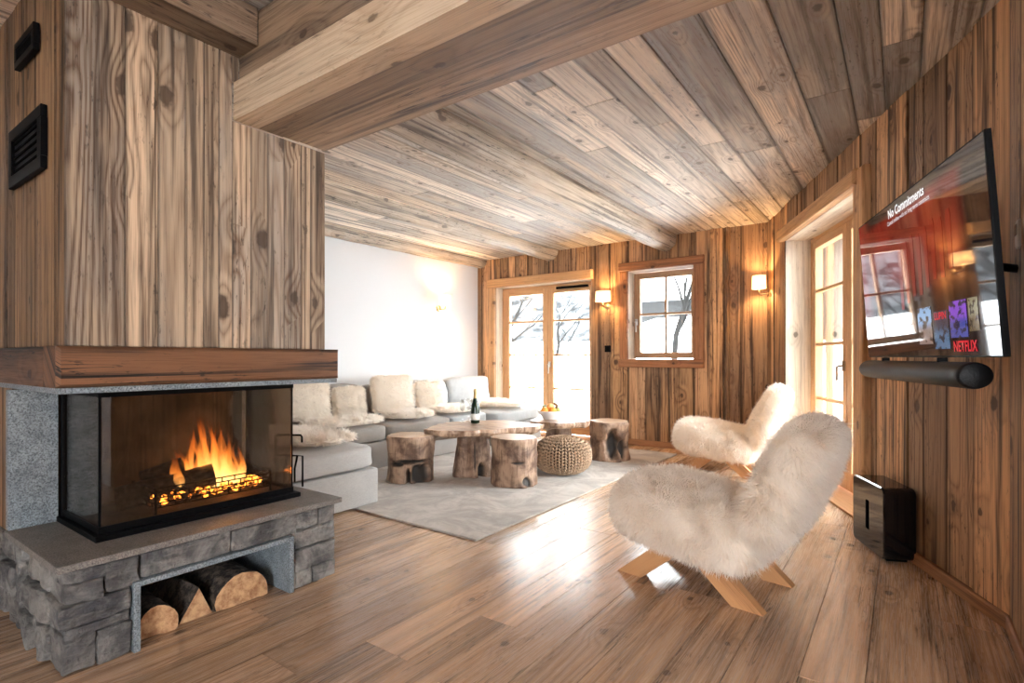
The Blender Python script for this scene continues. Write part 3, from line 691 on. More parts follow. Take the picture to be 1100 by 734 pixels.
# firebox
FX0, FX1, FY0, FY1, FZ0, FZ1 = -2.99, -2.545, .765, 1.585, .386, .972
bm = bmesh.new(); add_box(bm, ((FX0+FX1)/2+.01, (FY0+FY1)/2, FZ0+.011), (FX1-FX0+.06, FY1-FY0+.05, .022), .002)
for x, y in ((FX0+.012, FY0), (FX0+.012, FY1)): add_box(bm, (x, y, (FZ0+FZ1)/2), (.03, .022, FZ1-FZ0), .002)
for y in (FY0, FY1):
    add_box(bm, (FX1-.003, y, (FZ0+FZ1)/2), (.008, .008, FZ1-FZ0), 0)
    add_box(bm, ((FX0+FX1)/2, y, FZ1-.014), (FX1-FX0, .012, .028), 0); add_box(bm, ((FX0+FX1)/2, y, FZ0+.034), (FX1-FX0, .012, .03), 0)
add_box(bm, (FX1-.003, (FY0+FY1)/2, FZ1-.015), (.014, FY1-FY0+.012, .03), 0); add_box(bm, (FX1-.003, (FY0+FY1)/2, FZ0+.034), (.014, FY1-FY0+.012, .03), 0)
fpart(bm_obj('firebox_frame', bm, M['black'], None, False))
bm = bmesh.new(); add_box(bm, (FX0+.014, 1.175, .675), (.024, .64, .57), .002); add_box(bm, (-2.77, 1.175, .964), (.4, .78, .012), 0); add_box(bm, (-2.77, 1.175, .415), (.42, .8, .014), 0)
fpart(bm_obj('firebox_lining', bm, M['firebrick'], None, False))
for nm, c, s in (('glass_front', (FX1, 1.175, .68), (.004, .808, .53)), ('glass_side', (-2.76, FY0, .68), (.42, .004, .53)), ('glass_side', (-2.76, FY1, .68), (.42, .004, .53))):
    fpart(box(nm, c, s, M['fireglass'], None, 0))
# grate basket
bm = bmesh.new(); gx0, gx1, gy0, gy1, gz0 = -2.84, -2.60, .98, 1.50, .45
for k in range(5):
    z = gz0+k*.021
    for p, q in (((gx1, gy0, z), (gx1, gy1, z)), ((gx0, gy0, z), (gx1, gy0, z)), ((gx0, gy1, z), (gx1, gy1, z))): add_tube(bm, [p, q], .0028, 6)
    for j in range(9):
        y = gy0+.02+(j+.5*(k % 2))*.058
        if k < 4 and y < gy1: add_tube(bm, [(gx1, y, z), (gx1, y, z+.021)], .0028, 6)
    for j in range(4):
        x = gx0+.03+(j+.5*(k % 2))*.058
        if k < 4 and x < gx1: add_tube(bm, [(x, gy1, z), (x, gy1, z+.021)], .0028, 6); add_tube(bm, [(x, gy0, z), (x, gy0, z+.021)], .0028, 6)
for j in range(10): add_tube(bm, [(gx0, gy0+.03+j*.05, gz0), (gx1, gy0+.03+j*.05, gz0)], .004, 6)
for x in (gx0, gx1):
    for y in (gy0, gy1): add_tube(bm, [(x, y, .422), (x, y, gz0+.088)], .006, 6)
fpart(bm_obj('fire_grate', bm, M['black'], None, False))
# vents on the hood's left side
def vent(x0, x1, z0, z1, y):
    c = ((x0+x1)/2, y, (z0+z1)/2); bm = bmesh.new(); bw = (x1-x0)*.09+.006
    add_box(bm, (c[0], y, z1-bw/2), (x1-x0, .02, bw), .003); add_box(bm, (c[0], y, z0+bw/2), (x1-x0, .02, bw), .003)
    for x in (x0+bw/2, x1-bw/2): add_box(bm, (x, y, c[2]), (bw, .02, z1-z0-bw*2), .0)
    add_box(bm, (c[0], y+.004, c[2]), (x1-x0-bw, .006, z1-z0-bw), 0)
    o = fpart(bm_obj('vent_frame', bm, M['black'], None, False))
    bm = bmesh.new(); k = 5
    for i in range(k): add_box(bm, (c[0], y-.001, z0+bw+(z1-z0-2*bw)*(i+.5)/k), (x1-x0-2.2*bw, .008, .006), 0)
    s = bm_obj('louvre', bm, M['blackmatte'], o, False); return o
vent(-2.91, -2.645, 2.26, 2.365, HY0-.014); vent(-3.0, -2.55, 1.795, 2.03, HY0-.014)

# fire: burning logs, ember bed, flames
def logshape(L, r, seed, split=0, n=30, m=20):
    """log lying along x from 0; split>0 removes the half above/below to leave a cleft face"""
    bm = bmesh.new(); rings = []
    for i in range(n+1):
        x = L*i/n; ring = []
        for j in range(m):
            a = 2*PI*j/m
            rr = r*(1+.10*mnoise.noise(V(x*6+seed, math.cos(a), math.sin(a)))+.06*mnoise.noise(V(x*25+seed, math.cos(a)*4, math.sin(a)*4)))
            y, z = rr*math.cos(a), rr*math.sin(a)
            if split: z = max(z, -split*r+.012*mnoise.noise(V(x*9, y*20, seed)))
            ring.append(bm.verts.new((x, y, z)))
        rings.append(ring)
    for a, b in zip(rings[:-1], rings[1:]):
        for j in range(m): bm.faces.new((a[j], a[(j+1) % m], b[(j+1) % m], b[j]))
    e0 = bm.faces.new(rings[0][::-1]); e1 = bm.faces.new(rings[-1])
    bmesh.ops.recalc_face_normals(bm, faces=bm.faces)
    for f in (e0, e1): f.material_index = 1
    return bm
def aim(o, p, q):
    d = (Vector(q)-Vector(p)); o.location = p; o.rotation_euler = d.to_track_quat('X', 'Z').to_euler()
for nm, p, q, r, lab in (('burning_log', (-2.80, .90, .475), (-2.68, 1.26, .54), .052, 'thick charred log leaning across the fire grate left of the flames'),
                         ('burning_log', (-2.87, 1.03, .53), (-2.78, 1.17, .585), .042, 'short rounded log end on top behind the charred log'),
                         ('burning_log', (-2.66, 1.08, .468), (-2.80, 1.42, .48), .035, 'slim charred log lying low in the grate beneath the flames')):
    L = (Vector(q)-Vector(p)).length; b = logshape(L, r, p[1]*9); o = bm_obj(nm, b, [M['char'], M['char']], None, True); aim(o, p, q); tag(o, lab, 'log', 'logs in the fire')
bm = bmesh.new()
for i in range(120):
    r = .009+.011*random.random(); mtx = Matrix.Translation((random.uniform(-2.81, -2.615), random.uniform(1.0, 1.48), .458+random.uniform(0, .028))) @ Matrix.Diagonal((1.3, 1, .8, 1))
    bmesh.ops.create_icosphere(bm, subdivisions=2, radius=r, matrix=mtx)
for v in bm.verts: v.co += V(*[mnoise.noise(v.co*60+V(k, 0, 0)) for k in (0, 7, 13)])*.006
tag(bm_obj('embers', bm, M['ember'], None, True), 'bed of glowing orange embers in the fire grate', 'embers', kind='stuff')
t = NT('flame'); 
uvn = t.n('SeparateXYZ', None, i0=t.n('UVMap', dict(uv_map='UVMap')).outputs[0]); hgt = uvn.outputs[0]
lw = t.n('LayerWeight', None, Blend=.35).outputs['Facing']
nz = t.noise(t.n('Mapping', None, Vector=t.obj(), Scale=(30, 30, 7)).outputs[0], 1., 3, .6)
colr = t.n('ValToRGB', None, i0=hgt); cr = colr.color_ramp
cr.elements[0].color = (1, .62, .20, 1); cr.elements[1].color = (.85, .10, .01, 1); cr.elements[0].position = .1; cr.elements[1].position = 1.
e_ = cr.elements.new(.5); e_.color = (1, .30, .045, 1)
al = t.math('MULTIPLY', t.math('MULTIPLY', t.math('POWER', t.math('SUBTRACT', 1., lw), 1.3), t.math('SUBTRACT', 1.05, hgt)), t.rng(nz, .30, .62, .25, 1.), clamp=True)
t.surf(t.n('MixShader', None, i0=t.math('MULTIPLY', al, .6), i1=t.n('BsdfTransparent').outputs[0], i2=t.n('Emission', None, Color=colr.outputs[0], Strength=t.math('MULTIPLY_ADD', t.math('SUBTRACT', 1., hgt), 1.9, .35)).outputs[0]).outputs[0])
M['flame'] = t.m
mb = MB(); rf = random.Random(5)
for k in range(40):
    y0 = rf.gauss(1.27, .075); x0 = rf.uniform(-2.79, -2.68); dc = abs(y0-1.27)/.16
    hh = max(.08, (.36-.20*dc)*rf.uniform(.5, 1.08)); r0 = rf.uniform(.015, .030); ph = rf.uniform(0, 9); lean = (y0-1.27)*.25-.02
    def P(i, j):
        s = i/16; a = 2*PI*j/10
        r = r0*(math.sin(PI*min(1, s*.75+.22))**.9)*(1-s)**.45*(1+.25*math.sin(s*9+ph))
        return V(x0+r*.8*math.cos(a)+.012*math.sin(s*6+ph), y0+lean*s+r*math.sin(a)+.018*math.sin(s*5+ph*2)*s, .475+hh*s)
    mb.grid(P, 16, 10, lambda i, j: (i/16, j/10))
tag(mb.build('fire_flames', M['flame'], None, True), 'orange flames rising from the burning logs behind the fireplace glass', 'fire')
def lamp(name, loc, power, color, size=.05):
    l = bpy.data.lights.new(name, 'POINT'); l.energy = power; l.color = color; l.shadow_soft_size = size
    o = bpy.data.objects.new(name, l); COL.objects.link(o); o.location = loc; return o
lamp('fire_light', (-2.70, 1.27, .60), 2.6, (1, .42, .10), .07)

# firewood in the niche
t = NT('cut_wood_end'); o = t.obj(); n = t.noise(o, 26, 5, .7); t.bsdf(t.mix(t.rng(n, .35, .7), srgb(206, 166, 124), srgb(150, 104, 70)), .85, t.bump(n, .6, .01)); M['cutend'] = t.m
def firewood(p, yaw, L, r, seed, split, lab, sy=1., wedge=False):
    if wedge:
        bm = bmesh.new(); prof = [(-.066, 0), (.066, 0), (.012, .125)]
        n = 10; rings = []
        for i in range(n+1):
            x = L*i/n; rings.append([bm.verts.new((x, y+.006*mnoise.noise(V(x*14, y*30, 1)), z+(.005*mnoise.noise(V(x*14, y*30, 5)) if z else 0))) for y, z in prof])
        for a, b in zip(rings[:-1], rings[1:]):
            for j in range(3): bm.faces.new((a[j], a[(j+1) % 3], b[(j+1) % 3], b[j]))
        e0 = bm.faces.new(rings[0][::-1]); e1 = bm.faces.new(rings[-1]); e0.material_index = e1.material_index = 1
        bmesh.ops.recalc_face_normals(bm, faces=bm.faces); zoff = 0
    else:
        bm = logshape(L, r, seed, split); zoff = r*split if split else r
        for v in bm.verts: v.co.y *= sy
    e = empty('firewood_log', (p[0], p[1], 0), 0, lab, 'log', 'firewood in the hearth niche')
    # separate the cut end faces
    ends = [f for f in bm.faces if f.material_index == 1]
    ebs = []
    for f in ends:
        b2 = bmesh.new(); b2.faces.new([b2.verts.new(v.co) for v in f.verts]); ebs.append(b2)
    bmesh.ops.delete(bm, geom=ends, context='FACES_ONLY')
    for nm, b, mt in [('bark', bm, M['bark'])]+[('cut_end', b, M['cutend']) for b in ebs]:
        for f in b.faces: f.material_index = 0
        o = bm_obj(nm, b, mt, e, not wedge and nm == 'bark'); o.location = (0, 0, zoff+.002); o.rotation_euler = (0, 0, yaw)
    return e
firewood((-2.77, .918, 0), -.03, .385, .084, 3, .35, 'half round barked firewood log at the left of the hearth niche', .9)
firewood((-2.77, 1.058, 0), .0, .365, .08, 5, 0, 'pale three-sided split log standing between two barked logs in the niche', 1., True)
firewood((-2.79, 1.245, 0), .0, .40, .102, 8, .35, 'largest firewood log with dark bark at the right of the niche', 1.15)

# tool stand
ts = empty('fire_tool_set', (-2.748, 1.692, .3855), 0, 'small black wrought iron fire tool stand beside the glass firebox', 'fire tools')
def wp(l, z): return V(.055*l*1.15, .035*l*1.15, z)     # l along the view's right
tube('stand_frame', [wp(1.05, .002), wp(1.05, .17), wp(.2, .172), wp(-1., .172), wp(-1.05, .275), wp(-.95, .285), wp(.9, .285), wp(1., .275), wp(1., .245)], .0055, M['black'], ts)
tube('stand_leg', [wp(-1.05, .172), wp(-1.15, .15), wp(-.9, .1), wp(-1.05, .002)], .005, M['black'], ts)
for i, l in enumerate((-.3, .1, .5)): tube('tool', [wp(l+.15, .175), wp(l+.1, .15), wp(l-.05, .1), wp(l-.05, .025)], .006, M['black'], ts)

# ================================================================== SOFA
sf = empty('corner_sofa', (-4.6, 4.0, 0), 0, 'large U-shaped grey linen sofa along the white wall', 'sofa')
sfi = Matrix.Translation((4.6, -4.0, 0))
def spart(o): o.parent = sf; o.matrix_parent_inverse = sfi; return o
def cushion(name, lo, hi, mat, seed, p=7., puff=.03, wr=.006, n=16, R=None, parentf=spart):
    c = Vector([(lo[i]+hi[i])/2 for i in range(3)]); s = [hi[i]-lo[i] for i in range(3)]
    def fn(v):
        k = (1-(2*v.x/s[0])**2)*(1-(2*v.y/s[1])**2)
        v = v.copy(); v.z += puff*k*(1 if v.z > 0 else .0)
        q = v*1.0
        v += V(1, 1, .6)*wr*mnoise.fractal(q*5+V(seed, 0, 0), 1., 2., 3)
        return v
    bm = superbox(s, p, n, fn)
    if R is not None: bmesh.ops.transform(bm, matrix=R, verts=bm.verts)
    bmesh.ops.translate(bm, vec=c, verts=bm.verts)
    return parentf(bm_obj(name, bm, mat, None, True))
for lo, hi in (((-5.25, 1.75, .015), (-3.185, 2.69, .275)), ((-5.25, 2.70, .015), (-4.15, 5.19, .275)), ((-5.25, 5.2, .015), (-4.0, 6.2, .275))):
    spart(box('base', [(lo[i]+hi[i])/2 for i in range(3)], [hi[i]-lo[i] for i in range(3)], M['linen'], None, .012))
for lo, hi, s in (((-4.95, 1.74, .278), (-3.165, 2.70, .445), 1), ((-4.95, 2.705, .278), (-4.11, 3.62, .43), 2), ((-4.95, 3.625, .278), (-4.11, 4.55, .43), 3), ((-4.95, 4.555, .278), (-4.11, 5.20, .43), 4), ((-4.95, 5.205, .278), (-3.97, 6.21, .425), 5)):
    cushion('seat_cushion', lo, hi, M['linen'] if s == 1 else M['linendark'] if s < 4 else M['linenblue'], s, 9, .022)
spart(box('backrest', (-5.18, 3.98, .36), (.14, 4.44, .66), M['linen'], None, .03))
for y0, y1, zt, s, mt in ((2.0, 2.98, .80, 11, 'linendark'), (3.0, 3.95, .80, 12, 'linendark'), (3.97, 4.58, .78, 13, 'linendark'), (4.6, 5.33, .80, 14, 'linenblue'), (5.35, 6.22, .82, 15, 'linenblue')):
    cushion('back_cushion', (-5.12, y0, .43), (-4.88, y1, zt+.01), M[mt], s, 5, 0.0, .016, 16, Matrix.Rotation(-.12, 4, 'Y'))
# fur pillows (each a thing)
def fur_pillow(loc, w, h, th, rz, lean, lab, seed):
    def fn(v):
        k = (1-abs(2*v.y/w)**2.5)*(1-abs(2*v.z/h)**2.5)
        return V(v.x*(.45+.55*max(0, k)), v.y*(1-.06*(1-abs(2*v.z/h)**2)), v.z*(1-.06*(1-abs(2*v.y/w)**2)))
    bm = superbox((th, w, h), 7., 12, fn); bmesh.ops.transform(bm, matrix=Matrix.Translation((0, 0, h/2)), verts=bm.verts)
    o = fur('fur_pillow', bm, M['furpillow'], None, 9000, .035, .004, (.25, 0, -.35), .5, .0, seed, zmin=0.)
    o.matrix_world = Matrix.Translation(loc) @ rot_z(rz) @ Matrix.Rotation(lean, 4, 'Y')
    tag(o, lab, 'pillow', 'fur pillows on the sofa'); return o
fur_pillow((-4.68, 3.04, .482), .56, .40, .19, -.08, -.14, 'large cream fur pillow closest to the fireplace on the sofa', 21)
fur_pillow((-4.70, 3.60, .482), .38, .31, .17, .05, -.14, 'small cream fur pillow leaning on a taupe back cushion by the large one', 22)
fur_pillow((-4.68, 4.19, .482), .60, .42, .19, .03, -.14, 'tall shaggy fur pillow in the middle of the sofa, largest of all', 23)
fur_pillow((-4.70, 4.80, .482), .44, .33, .17, -.04, -.14, 'cream fur pillow in front of a pale grey back cushion', 24)
def sheepskin(loc, sx, sy, rz, lab, seed, th=.05, ln=.045):
    def fn(v):
        a = math.atan2(v.y/sy, v.x/sx); k = 1+.16*mnoise.noise(V(math.cos(a)*1.6, math.sin(a)*1.6, seed))
        x, y = v.x*k, v.y*k
        return V(x, y, max(-th/2, v.z+.018*mnoise.noise(V(x*5, y*5, seed))))
    bm = superbox((sx, sy, th), 2.8, 14, fn)
    o = fur('sheepskin_throw', bm, M['furpillow'], None, 12000, ln, .0042, (0, 0, -.12), .7, .0, seed, skip=lambda c: c[2] < -.018, zmin=-th/2)
    o.location = (loc[0], loc[1], loc[2]+th/2); o.rotation_euler = (0, 0, rz); tag(o, lab, 'throw', 'sheepskins on the sofa'); return o
sheepskin((-3.80, 2.36, .478), 1.1, .56, .06, 'white sheepskin spread on the chaise seat next to the fireplace', 31)
sheepskin((-4.34, 3.25, .463), .42, .82, .03, 'long sheepskin on the seat under the first two fur pillows', 32)
sheepskin((-4.34, 4.07, .463), .42, .50, .05, 'sheepskin on the seat below the tall shaggy pillow', 33)
sheepskin((-4.35, 4.82, .463), .42, .62, .03, 'sheepskin on the seat below the fur pillow with the pale grey cushion', 34)
sheepskin((-4.38, 5.68, .470), .76, .56, .2, 'sheepskin on the sofa end in front of the french door', 35)

# ================================================================== RUG, STOOLS, TABLES
rb = (-4.75, 2.48, -2.06, 6.02)
mb = MB(); NX, NY = 30, 40
rug = bmesh.new(); add_box(rug, ((rb[0]+rb[2])/2, (rb[1]+rb[3])/2, .008), (rb[2]-rb[0], rb[3]-rb[1], .014), .005)
tag(bm_obj('area_rug', rug, M['rug'], None, False), 'faded grey area rug under the log stools and tables', 'rug')

def rootmesh(name, h, rfun, mat, parent, z0=0., nz_=44, na=88, seed=0, cav=(), topmat=None, cap=True, sxy=(1, 1)):
    """log-like body; rfun(a, t) radius; cav = list of (angle, t, halfwidth angle, halfheight t, depth)"""
    mb = MB(); cs = []
    def P(i, j):
        t_ = i/nz_; a = 2*PI*j/na; ca, sa = math.cos(a), math.sin(a)
        r = rfun(a, t_)
        n = mnoise.fractal(V(ca*1.7+seed, sa*1.7, t_*2.2), 1., 2., 4)*.5+.35*mnoise.noise(V(ca*6+seed, sa*6, t_*1.6))
        dk = 0
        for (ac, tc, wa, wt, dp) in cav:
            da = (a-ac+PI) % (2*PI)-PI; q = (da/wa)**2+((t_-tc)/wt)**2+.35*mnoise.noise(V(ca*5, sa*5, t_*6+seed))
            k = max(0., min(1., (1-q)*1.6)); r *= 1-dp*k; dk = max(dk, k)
        edge = 1-.06*max(0, (t_-.93)/.07)**2
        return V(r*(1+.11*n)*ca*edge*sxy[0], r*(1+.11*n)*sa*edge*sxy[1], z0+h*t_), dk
    b = 0; pts = [[P(i, j) for j in range(na)] for i in range(nz_+1)]
    for row in pts:
        for p, k in row: mb.v.append(tuple(p))
    for i in range(nz_):
        for j in range(na):
            ij = [(i, j), (i, (j+1) % na), (i+1, (j+1) % na), (i+1, j)]
            mb.f.append(tuple(x*na+y for x, y in ij)); mb.uv += [(0, 0)]*4; mb.e += [(.5, .5)]*4; mb.mi.append(0)
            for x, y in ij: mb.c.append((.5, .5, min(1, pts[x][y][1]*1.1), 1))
    if cap:
        mb.f.append(tuple(range(na))[::-1]); mb.uv += [(0, 0)]*na; mb.e += [(.5, .5)]*na; mb.c += [(.5, .5, 0, 1)]*na; mb.mi.append(0)
    o = mb.build(name, mat, parent, True)
    if topmat is not None:
        bm = bmesh.new(); top = [Vector(p) for p, k in pts[-1]]; c = bm.verts.new((0, 0, z0+h+.0015))
        ring = [bm.verts.new(p) for p in top]; ring2 = [bm.verts.new(V(p.x*.97, p.y*.97, p.z+.0015)) for p in top]
        for j in range(na):
            bm.faces.new((ring[j], ring[(j+1) % na], ring2[(j+1) % na], ring2[j])); bm.faces.new((ring2[j], ring2[(j+1) % na], c))
        bm_obj('seat_top', bm, topmat, parent, True)
    return o
RT = .016
def stool(x, y, r, h, lab, seed, cav, rz=0.):
    e = empty('stump_stool', (x, y, RT), rz, lab, 'stool', 'log stools on the rug')
    rf = lambda a, t_: r*(1+.05*math.sin(2*a+seed)-.05*math.sin(t_*PI)+.03*math.sin(5*a+seed*2+t_*3))
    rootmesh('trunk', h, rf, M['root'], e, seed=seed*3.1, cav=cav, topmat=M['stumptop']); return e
# angle towards the camera is about -55 deg (camera at the origin)
def cam_ang(x, y): return math.atan2(-y, -x)
for x, y, r, h, lab, seed, cv in ((-3.55, 3.36, .205, .395, 'hollowed tree stump stool beside the sofa end, closest to the fireplace', 1, ((.45, .20, .55, .26, .24), (-.10, .14, .12, .22, .55), (.05, .47, 1.0, .045, .30), (-.75, .40, .4, .05, .22))),
                                  (-2.72, 3.78, .205, .40, 'smooth solid tree stump stool in front of the pouf and table', 2, ((.62, .10, .28, .12, .16), (.15, .52, .35, .03, .06))),
                                  (-2.55, 5.30, .215, .405, 'tree stump stool with a dark cleft, by the back wall', 3, ((.15, .42, .42, .42, .38), (.75, .3, .25, .3, .25)))):
    ca = cam_ang(x, y); stool(x, y, r, h, lab, seed, [(ca+c[0], *c[1:]) for c in cv])

def slab_table(x, y, pts, zt, th, leg, lab, seed):
    e = empty('slab_table', (x, y, RT), 0, lab, 'table', 'live edge tables')
    zt -= RT
    # smooth closed outline with rough live edge
    P = [V(px-x, py-y, 0) for px, py in pts]; n = len(P); out = []
    for i in range(n):
        p0, p1, p2, p3 = P[i-1], P[i], P[(i+1) % n], P[(i+2) % n]
        for k in range(14):
            s = k/14; q = .5*((2*p1)+(p2-p0)*s+(2*p0-5*p1+4*p2-p3)*s*s+(-p0+3*p1-3*p2+p3)*s**3); out.append(q)
    N_ = len(out); bm = bmesh.new(); rings = []
    for lv, (sc, z) in enumerate(((.90, zt-th), (.975, zt-th*.8), (1., zt-th*.4), (.995, zt-.006), (.985, zt), (.6, zt), (.25, zt))):
        ring = []
        for i, q in enumerate(out):
            jag = 1+(.13*mnoise.noise(q*6+V(seed, 0, 0))+.09*mnoise.noise(q*17+V(0, seed, 0))+(.03*mnoise.noise(q*30+V(0, 0, lv*.7)) if lv < 4 else 0))*(1 if lv < 5 else .2)
            zz = z - ((.10, .07, .02)[lv]*max(0, mnoise.noise(q*5+V(0, 0, seed+3))) if lv < 3 else 0) + .003*mnoise.noise(q*9)
            ring.append(bm.verts.new((q.x*sc*jag, q.y*sc*jag, zz)))
        rings.append(ring)
    for a, b in zip(rings[:-1], rings[1:]):
        for i in range(N_): bm.faces.new((a[i], a[(i+1) % N_], b[(i+1) % N_], b[i]))
    bm.faces.new(rings[0][::-1]); bm.faces.new(rings[-1]); bmesh.ops.recalc_face_normals(bm, faces=bm.faces)
    bm_obj('tabletop', bm, M['slab'], e, False)
    lx, ly, lr = leg
    le = rootmesh('table_leg', zt-th+.012, lambda a, t_: lr*(1.25-.42*t_+.12*math.sin(3*a+seed)*(1-t_)+.07*math.sin(7*a+seed)+.10*max(0, t_-.8)), M['root'], e, seed=seed*5.3, cav=[(cam_ang(x, y)+.5, .13, .26, .20, .42), (cam_ang(x, y)+.1, .45, .07, .4, .12)])
    le.location = (lx-x, ly-y, 0); return e
slab_table(-3.2, 3.95, [(-3.60, 3.64), (-3.45, 3.5), (-3.30, 3.49), (-3.11, 3.62), (-2.98, 3.80), (-2.86, 4.08), (-2.76, 4.28), (-2.95, 4.44), (-3.33, 4.45), (-3.66, 4.12)], .452, .06, (-3.24, 3.86, .155), 'larger live-edge slab table with champagne bottle and glasses', 1)
slab_table(-2.93, 4.96, [(-3.10, 4.64), (-2.92, 4.62), (-2.74, 4.64), (-2.64, 4.86), (-2.68, 5.1), (-2.88, 5.28), (-3.14, 5.34), (-3.26, 5.0)], .442, .06, (-2.95, 4.92, .14), 'smaller slab table carrying the fruit bowl', 2)

# pouf
pf = empty('knitted_pouf', (-2.59, 4.39, RT), 0, 'round chunky brown knitted pouf beside the smooth stump stool', 'pouf')
pr, ph = .262, .335
def psurf(phi, th, off=0.): # phi -pi/2..pi/2
    k = 2.5; c, s = math.cos(phi), math.sin(phi)
    r = (abs(c)**k+abs(s)**k)**(-1/k)
    return V((pr+off)*r*c*math.cos(th), (pr+off)*r*c*math.sin(th), ph/2+(ph/2+off)*r*s)
bm = bmesh.new()
prof = [(max(1e-5, psurf(-PI/2+PI*i/24, 0, -.012).x), max(.002, psurf(-PI/2+PI*i/24, 0, -.012).z)) for i in range(25)]; add_lathe(bm, prof, 40); bm_obj('core', bm, M['knitcore'], pf, True)
tb = bmesh.new(); bmesh.ops.create_uvsphere(tb, u_segments=6, v_segments=5, radius=1.); tb.verts.index_update()
tv_ = np.array([v.co[:] for v in tb.verts]); tf_ = [[v.index for v in f.verts] for f in tb.faces]; tb.free()
kv, kf, nkv = [], [], 0; NC = 27
for i in range(NC):
    for j in range(17):
        phi = -PI/2*.86+PI*.88*(j+.5)/17
        rr = psurf(phi, 0).x
        if rr < .05: continue
        for sgn in (-1, 1):
            th = 2*PI*(i+.25*sgn+.25)/NC
            p = psurf(phi, th); 
            if p.z < .012: p.z = .012
            up = (psurf(phi+.02, th)-psurf(phi-.02, th)).normalized(); side = V(-math.sin(th), math.cos(th), 0); nn = side.cross(up).normalized()
            d = (up+side*sgn*.75).normalized(); s2 = nn.cross(d)
            wd = min(.017, 2*PI*rr/NC*.235); ln_ = .0205
            m4 = Matrix((( d.x*ln_, s2.x*wd*.8, nn.x*.014, p.x), (d.y*ln_, s2.y*wd*.8, nn.y*.014, p.y), (d.z*ln_, s2.z*wd*.8, nn.z*.014, p.z), (0, 0, 0, 1)))
            m_ = np.array(m4); q = tv_ @ m_[:3, :3].T + m_[:3, 3]; q[:, 2] = np.maximum(q[:, 2], .0015)
            kv.append(q); kf += [[x+nkv for x in f] for f in tf_]; nkv += len(q)
me = bpy.data.meshes.new('knit_cover'); me.from_pydata(np.concatenate(kv).tolist(), [], kf); link('knit_cover', me, M['knit'], pf, True)

# table settings
TZ1, TZ2 = .453, .443
bt = empty('champagne_bottle', (-3.40, 4.08, TZ1), 0, 'dark green champagne bottle with gold foil on the larger slab table', 'bottle')
M['bottle'] = plain('bottle_glass', (.008, .022, .010), .08); M['gold'] = plain('gold_foil', (.62, .46, .22), .4, .6); M['paper'] = plain('label_paper', (.82, .80, .74), .7)
lathe('bottle_body', [(.034, 0), (.043, .004), (.044, .02), (.044, .14), (.040, .175), (.028, .215), (.018, .245), (.0155, .26)], M['bottle'], bt)
lathe('neck_foil', [(.0185, .24), (.0165, .262), (.0155, .305), (.018, .307), (.018, .318), (.013, .335), (.00001, .337)], M['gold'], bt)
lathe('label', [(.0445, .035), (.0448, .035), (.0448, .095), (.0445, .095)], M['paper'], bt)
g0 = None
for i, (x, y) in enumerate(((-3.60, 4.12), (-3.55, 4.22), (-3.64, 4.26), (-3.49, 4.14))):
    lab = ['champagne flute at the sofa side of the group left of the bottle', 'champagne flute in the middle of the group left of the bottle', 'champagne flute at the back of the group left of the bottle', 'champagne flute standing nearest the champagne bottle'][i]
    if g0 is None:
        g0 = g = empty('champagne_flute', (x, y, TZ1), 0, lab, 'glass', 'champagne flutes')
        lathe('foot', [(.032, 0), (.032, .002), (.006, .006), (.0035, .012), (.0035, .095), (.006, .10)], M['crystal'], g, 20)
        lathe('bowl', [(.006, .10), (.018, .112), (.026, .14), (.028, .17), (.0245, .22), (.0235, .22), (.027, .17), (.025, .14), (.016, .113), (.00001, .104)], M['crystal'], g, 20)
    else:
        g = copy_tree(g0); g.location = (x, y, TZ1); tag(g, lab)
bw = lathe('fruit_bowl', [(.065, 0), (.07, .004), (.075, .018), (.105, .045), (.128, .085), (.130, .092), (.124, .092), (.10, .05), (.065, .025), (.00001, .022)], plain('pale_ceramic', (.72, .71, .70), .4), None, 40)
BX, BY = -3.03, 4.87; bw.location = (BX, BY, TZ2); tag(bw, 'wide pale grey ceramic bowl of fruit on the smaller slab table', 'bowl')
M['orange'] = plain('orange_peel', (.86, .32, .045), .45, bumpscale=220, bstr=.3); M['peach'] = plain('peach_skin', (.85, .45, .16), .5); M['pear'] = plain('pear_skin', (.52, .56, .32), .5); M['lime'] = plain('green_grape', (.45, .50, .16), .35); M['banana'] = plain('dark_banana', (.16, .085, .04), .6)
def fruit(nm, dx, dy, z, r, mt, lab, cat):
    e = lathe(nm, [(.00001, -r*.94)]+[(r*math.cos(a), r*.95*math.sin(a)) for a in [(-PI/2+PI*i/12) for i in range(1, 12)]]+[(.00001, r*.88)], M[mt], None, 20)
    e.location = (BX+dx, BY+dy, TZ2+z); return tag(e, lab, cat, 'fruit in the bowl')
RX, RY = math.cos(TH), math.sin(TH)   # the view's right on the floor plan
def fr_(l, f): return (RX*l-RY*f*1., RY*l+RX*f)
for nm, l, f, z, r, mt, lab, cat in (('orange', -.062, -.045, .097, .042, 'orange', 'orange at the left front of the fruit bowl', 'fruit'), ('orange', .026, -.054, .095, .040, 'orange', 'orange at the front middle of the bowl, right of another', 'fruit'),
     ('orange', .0, .045, .088, .04, 'orange', 'orange at the far side of the bowl, under the peach', 'fruit'), ('peach', .0, -.002, .135, .037, 'peach', 'yellow peach on top of the fruit pile', 'fruit'), ('pear', -.058, .035, .128, .028, 'pear', 'pale green pear on the left top of the fruit pile', 'fruit'), ('lime', .085, .0, .10, .034, 'lime', 'green apple at the right side of the bowl', 'fruit')):
    fruit(nm, *fr_(l, f), z, r, mt, lab, cat)
o = tube('banana', [V(BX, BY, TZ2)+V(*fr_(.035+.04*math.sin(s*2.2), -.02+.02*s), .10+.075*s-.02*s*s) for s in [i/10*1.4 for i in range(11)]], [.006]+[.0155]*9+[.006], M['banana'], None, 10); tag(o, 'dark banana lying over the right of the fruit pile', 'fruit', 'fruit in the bowl')

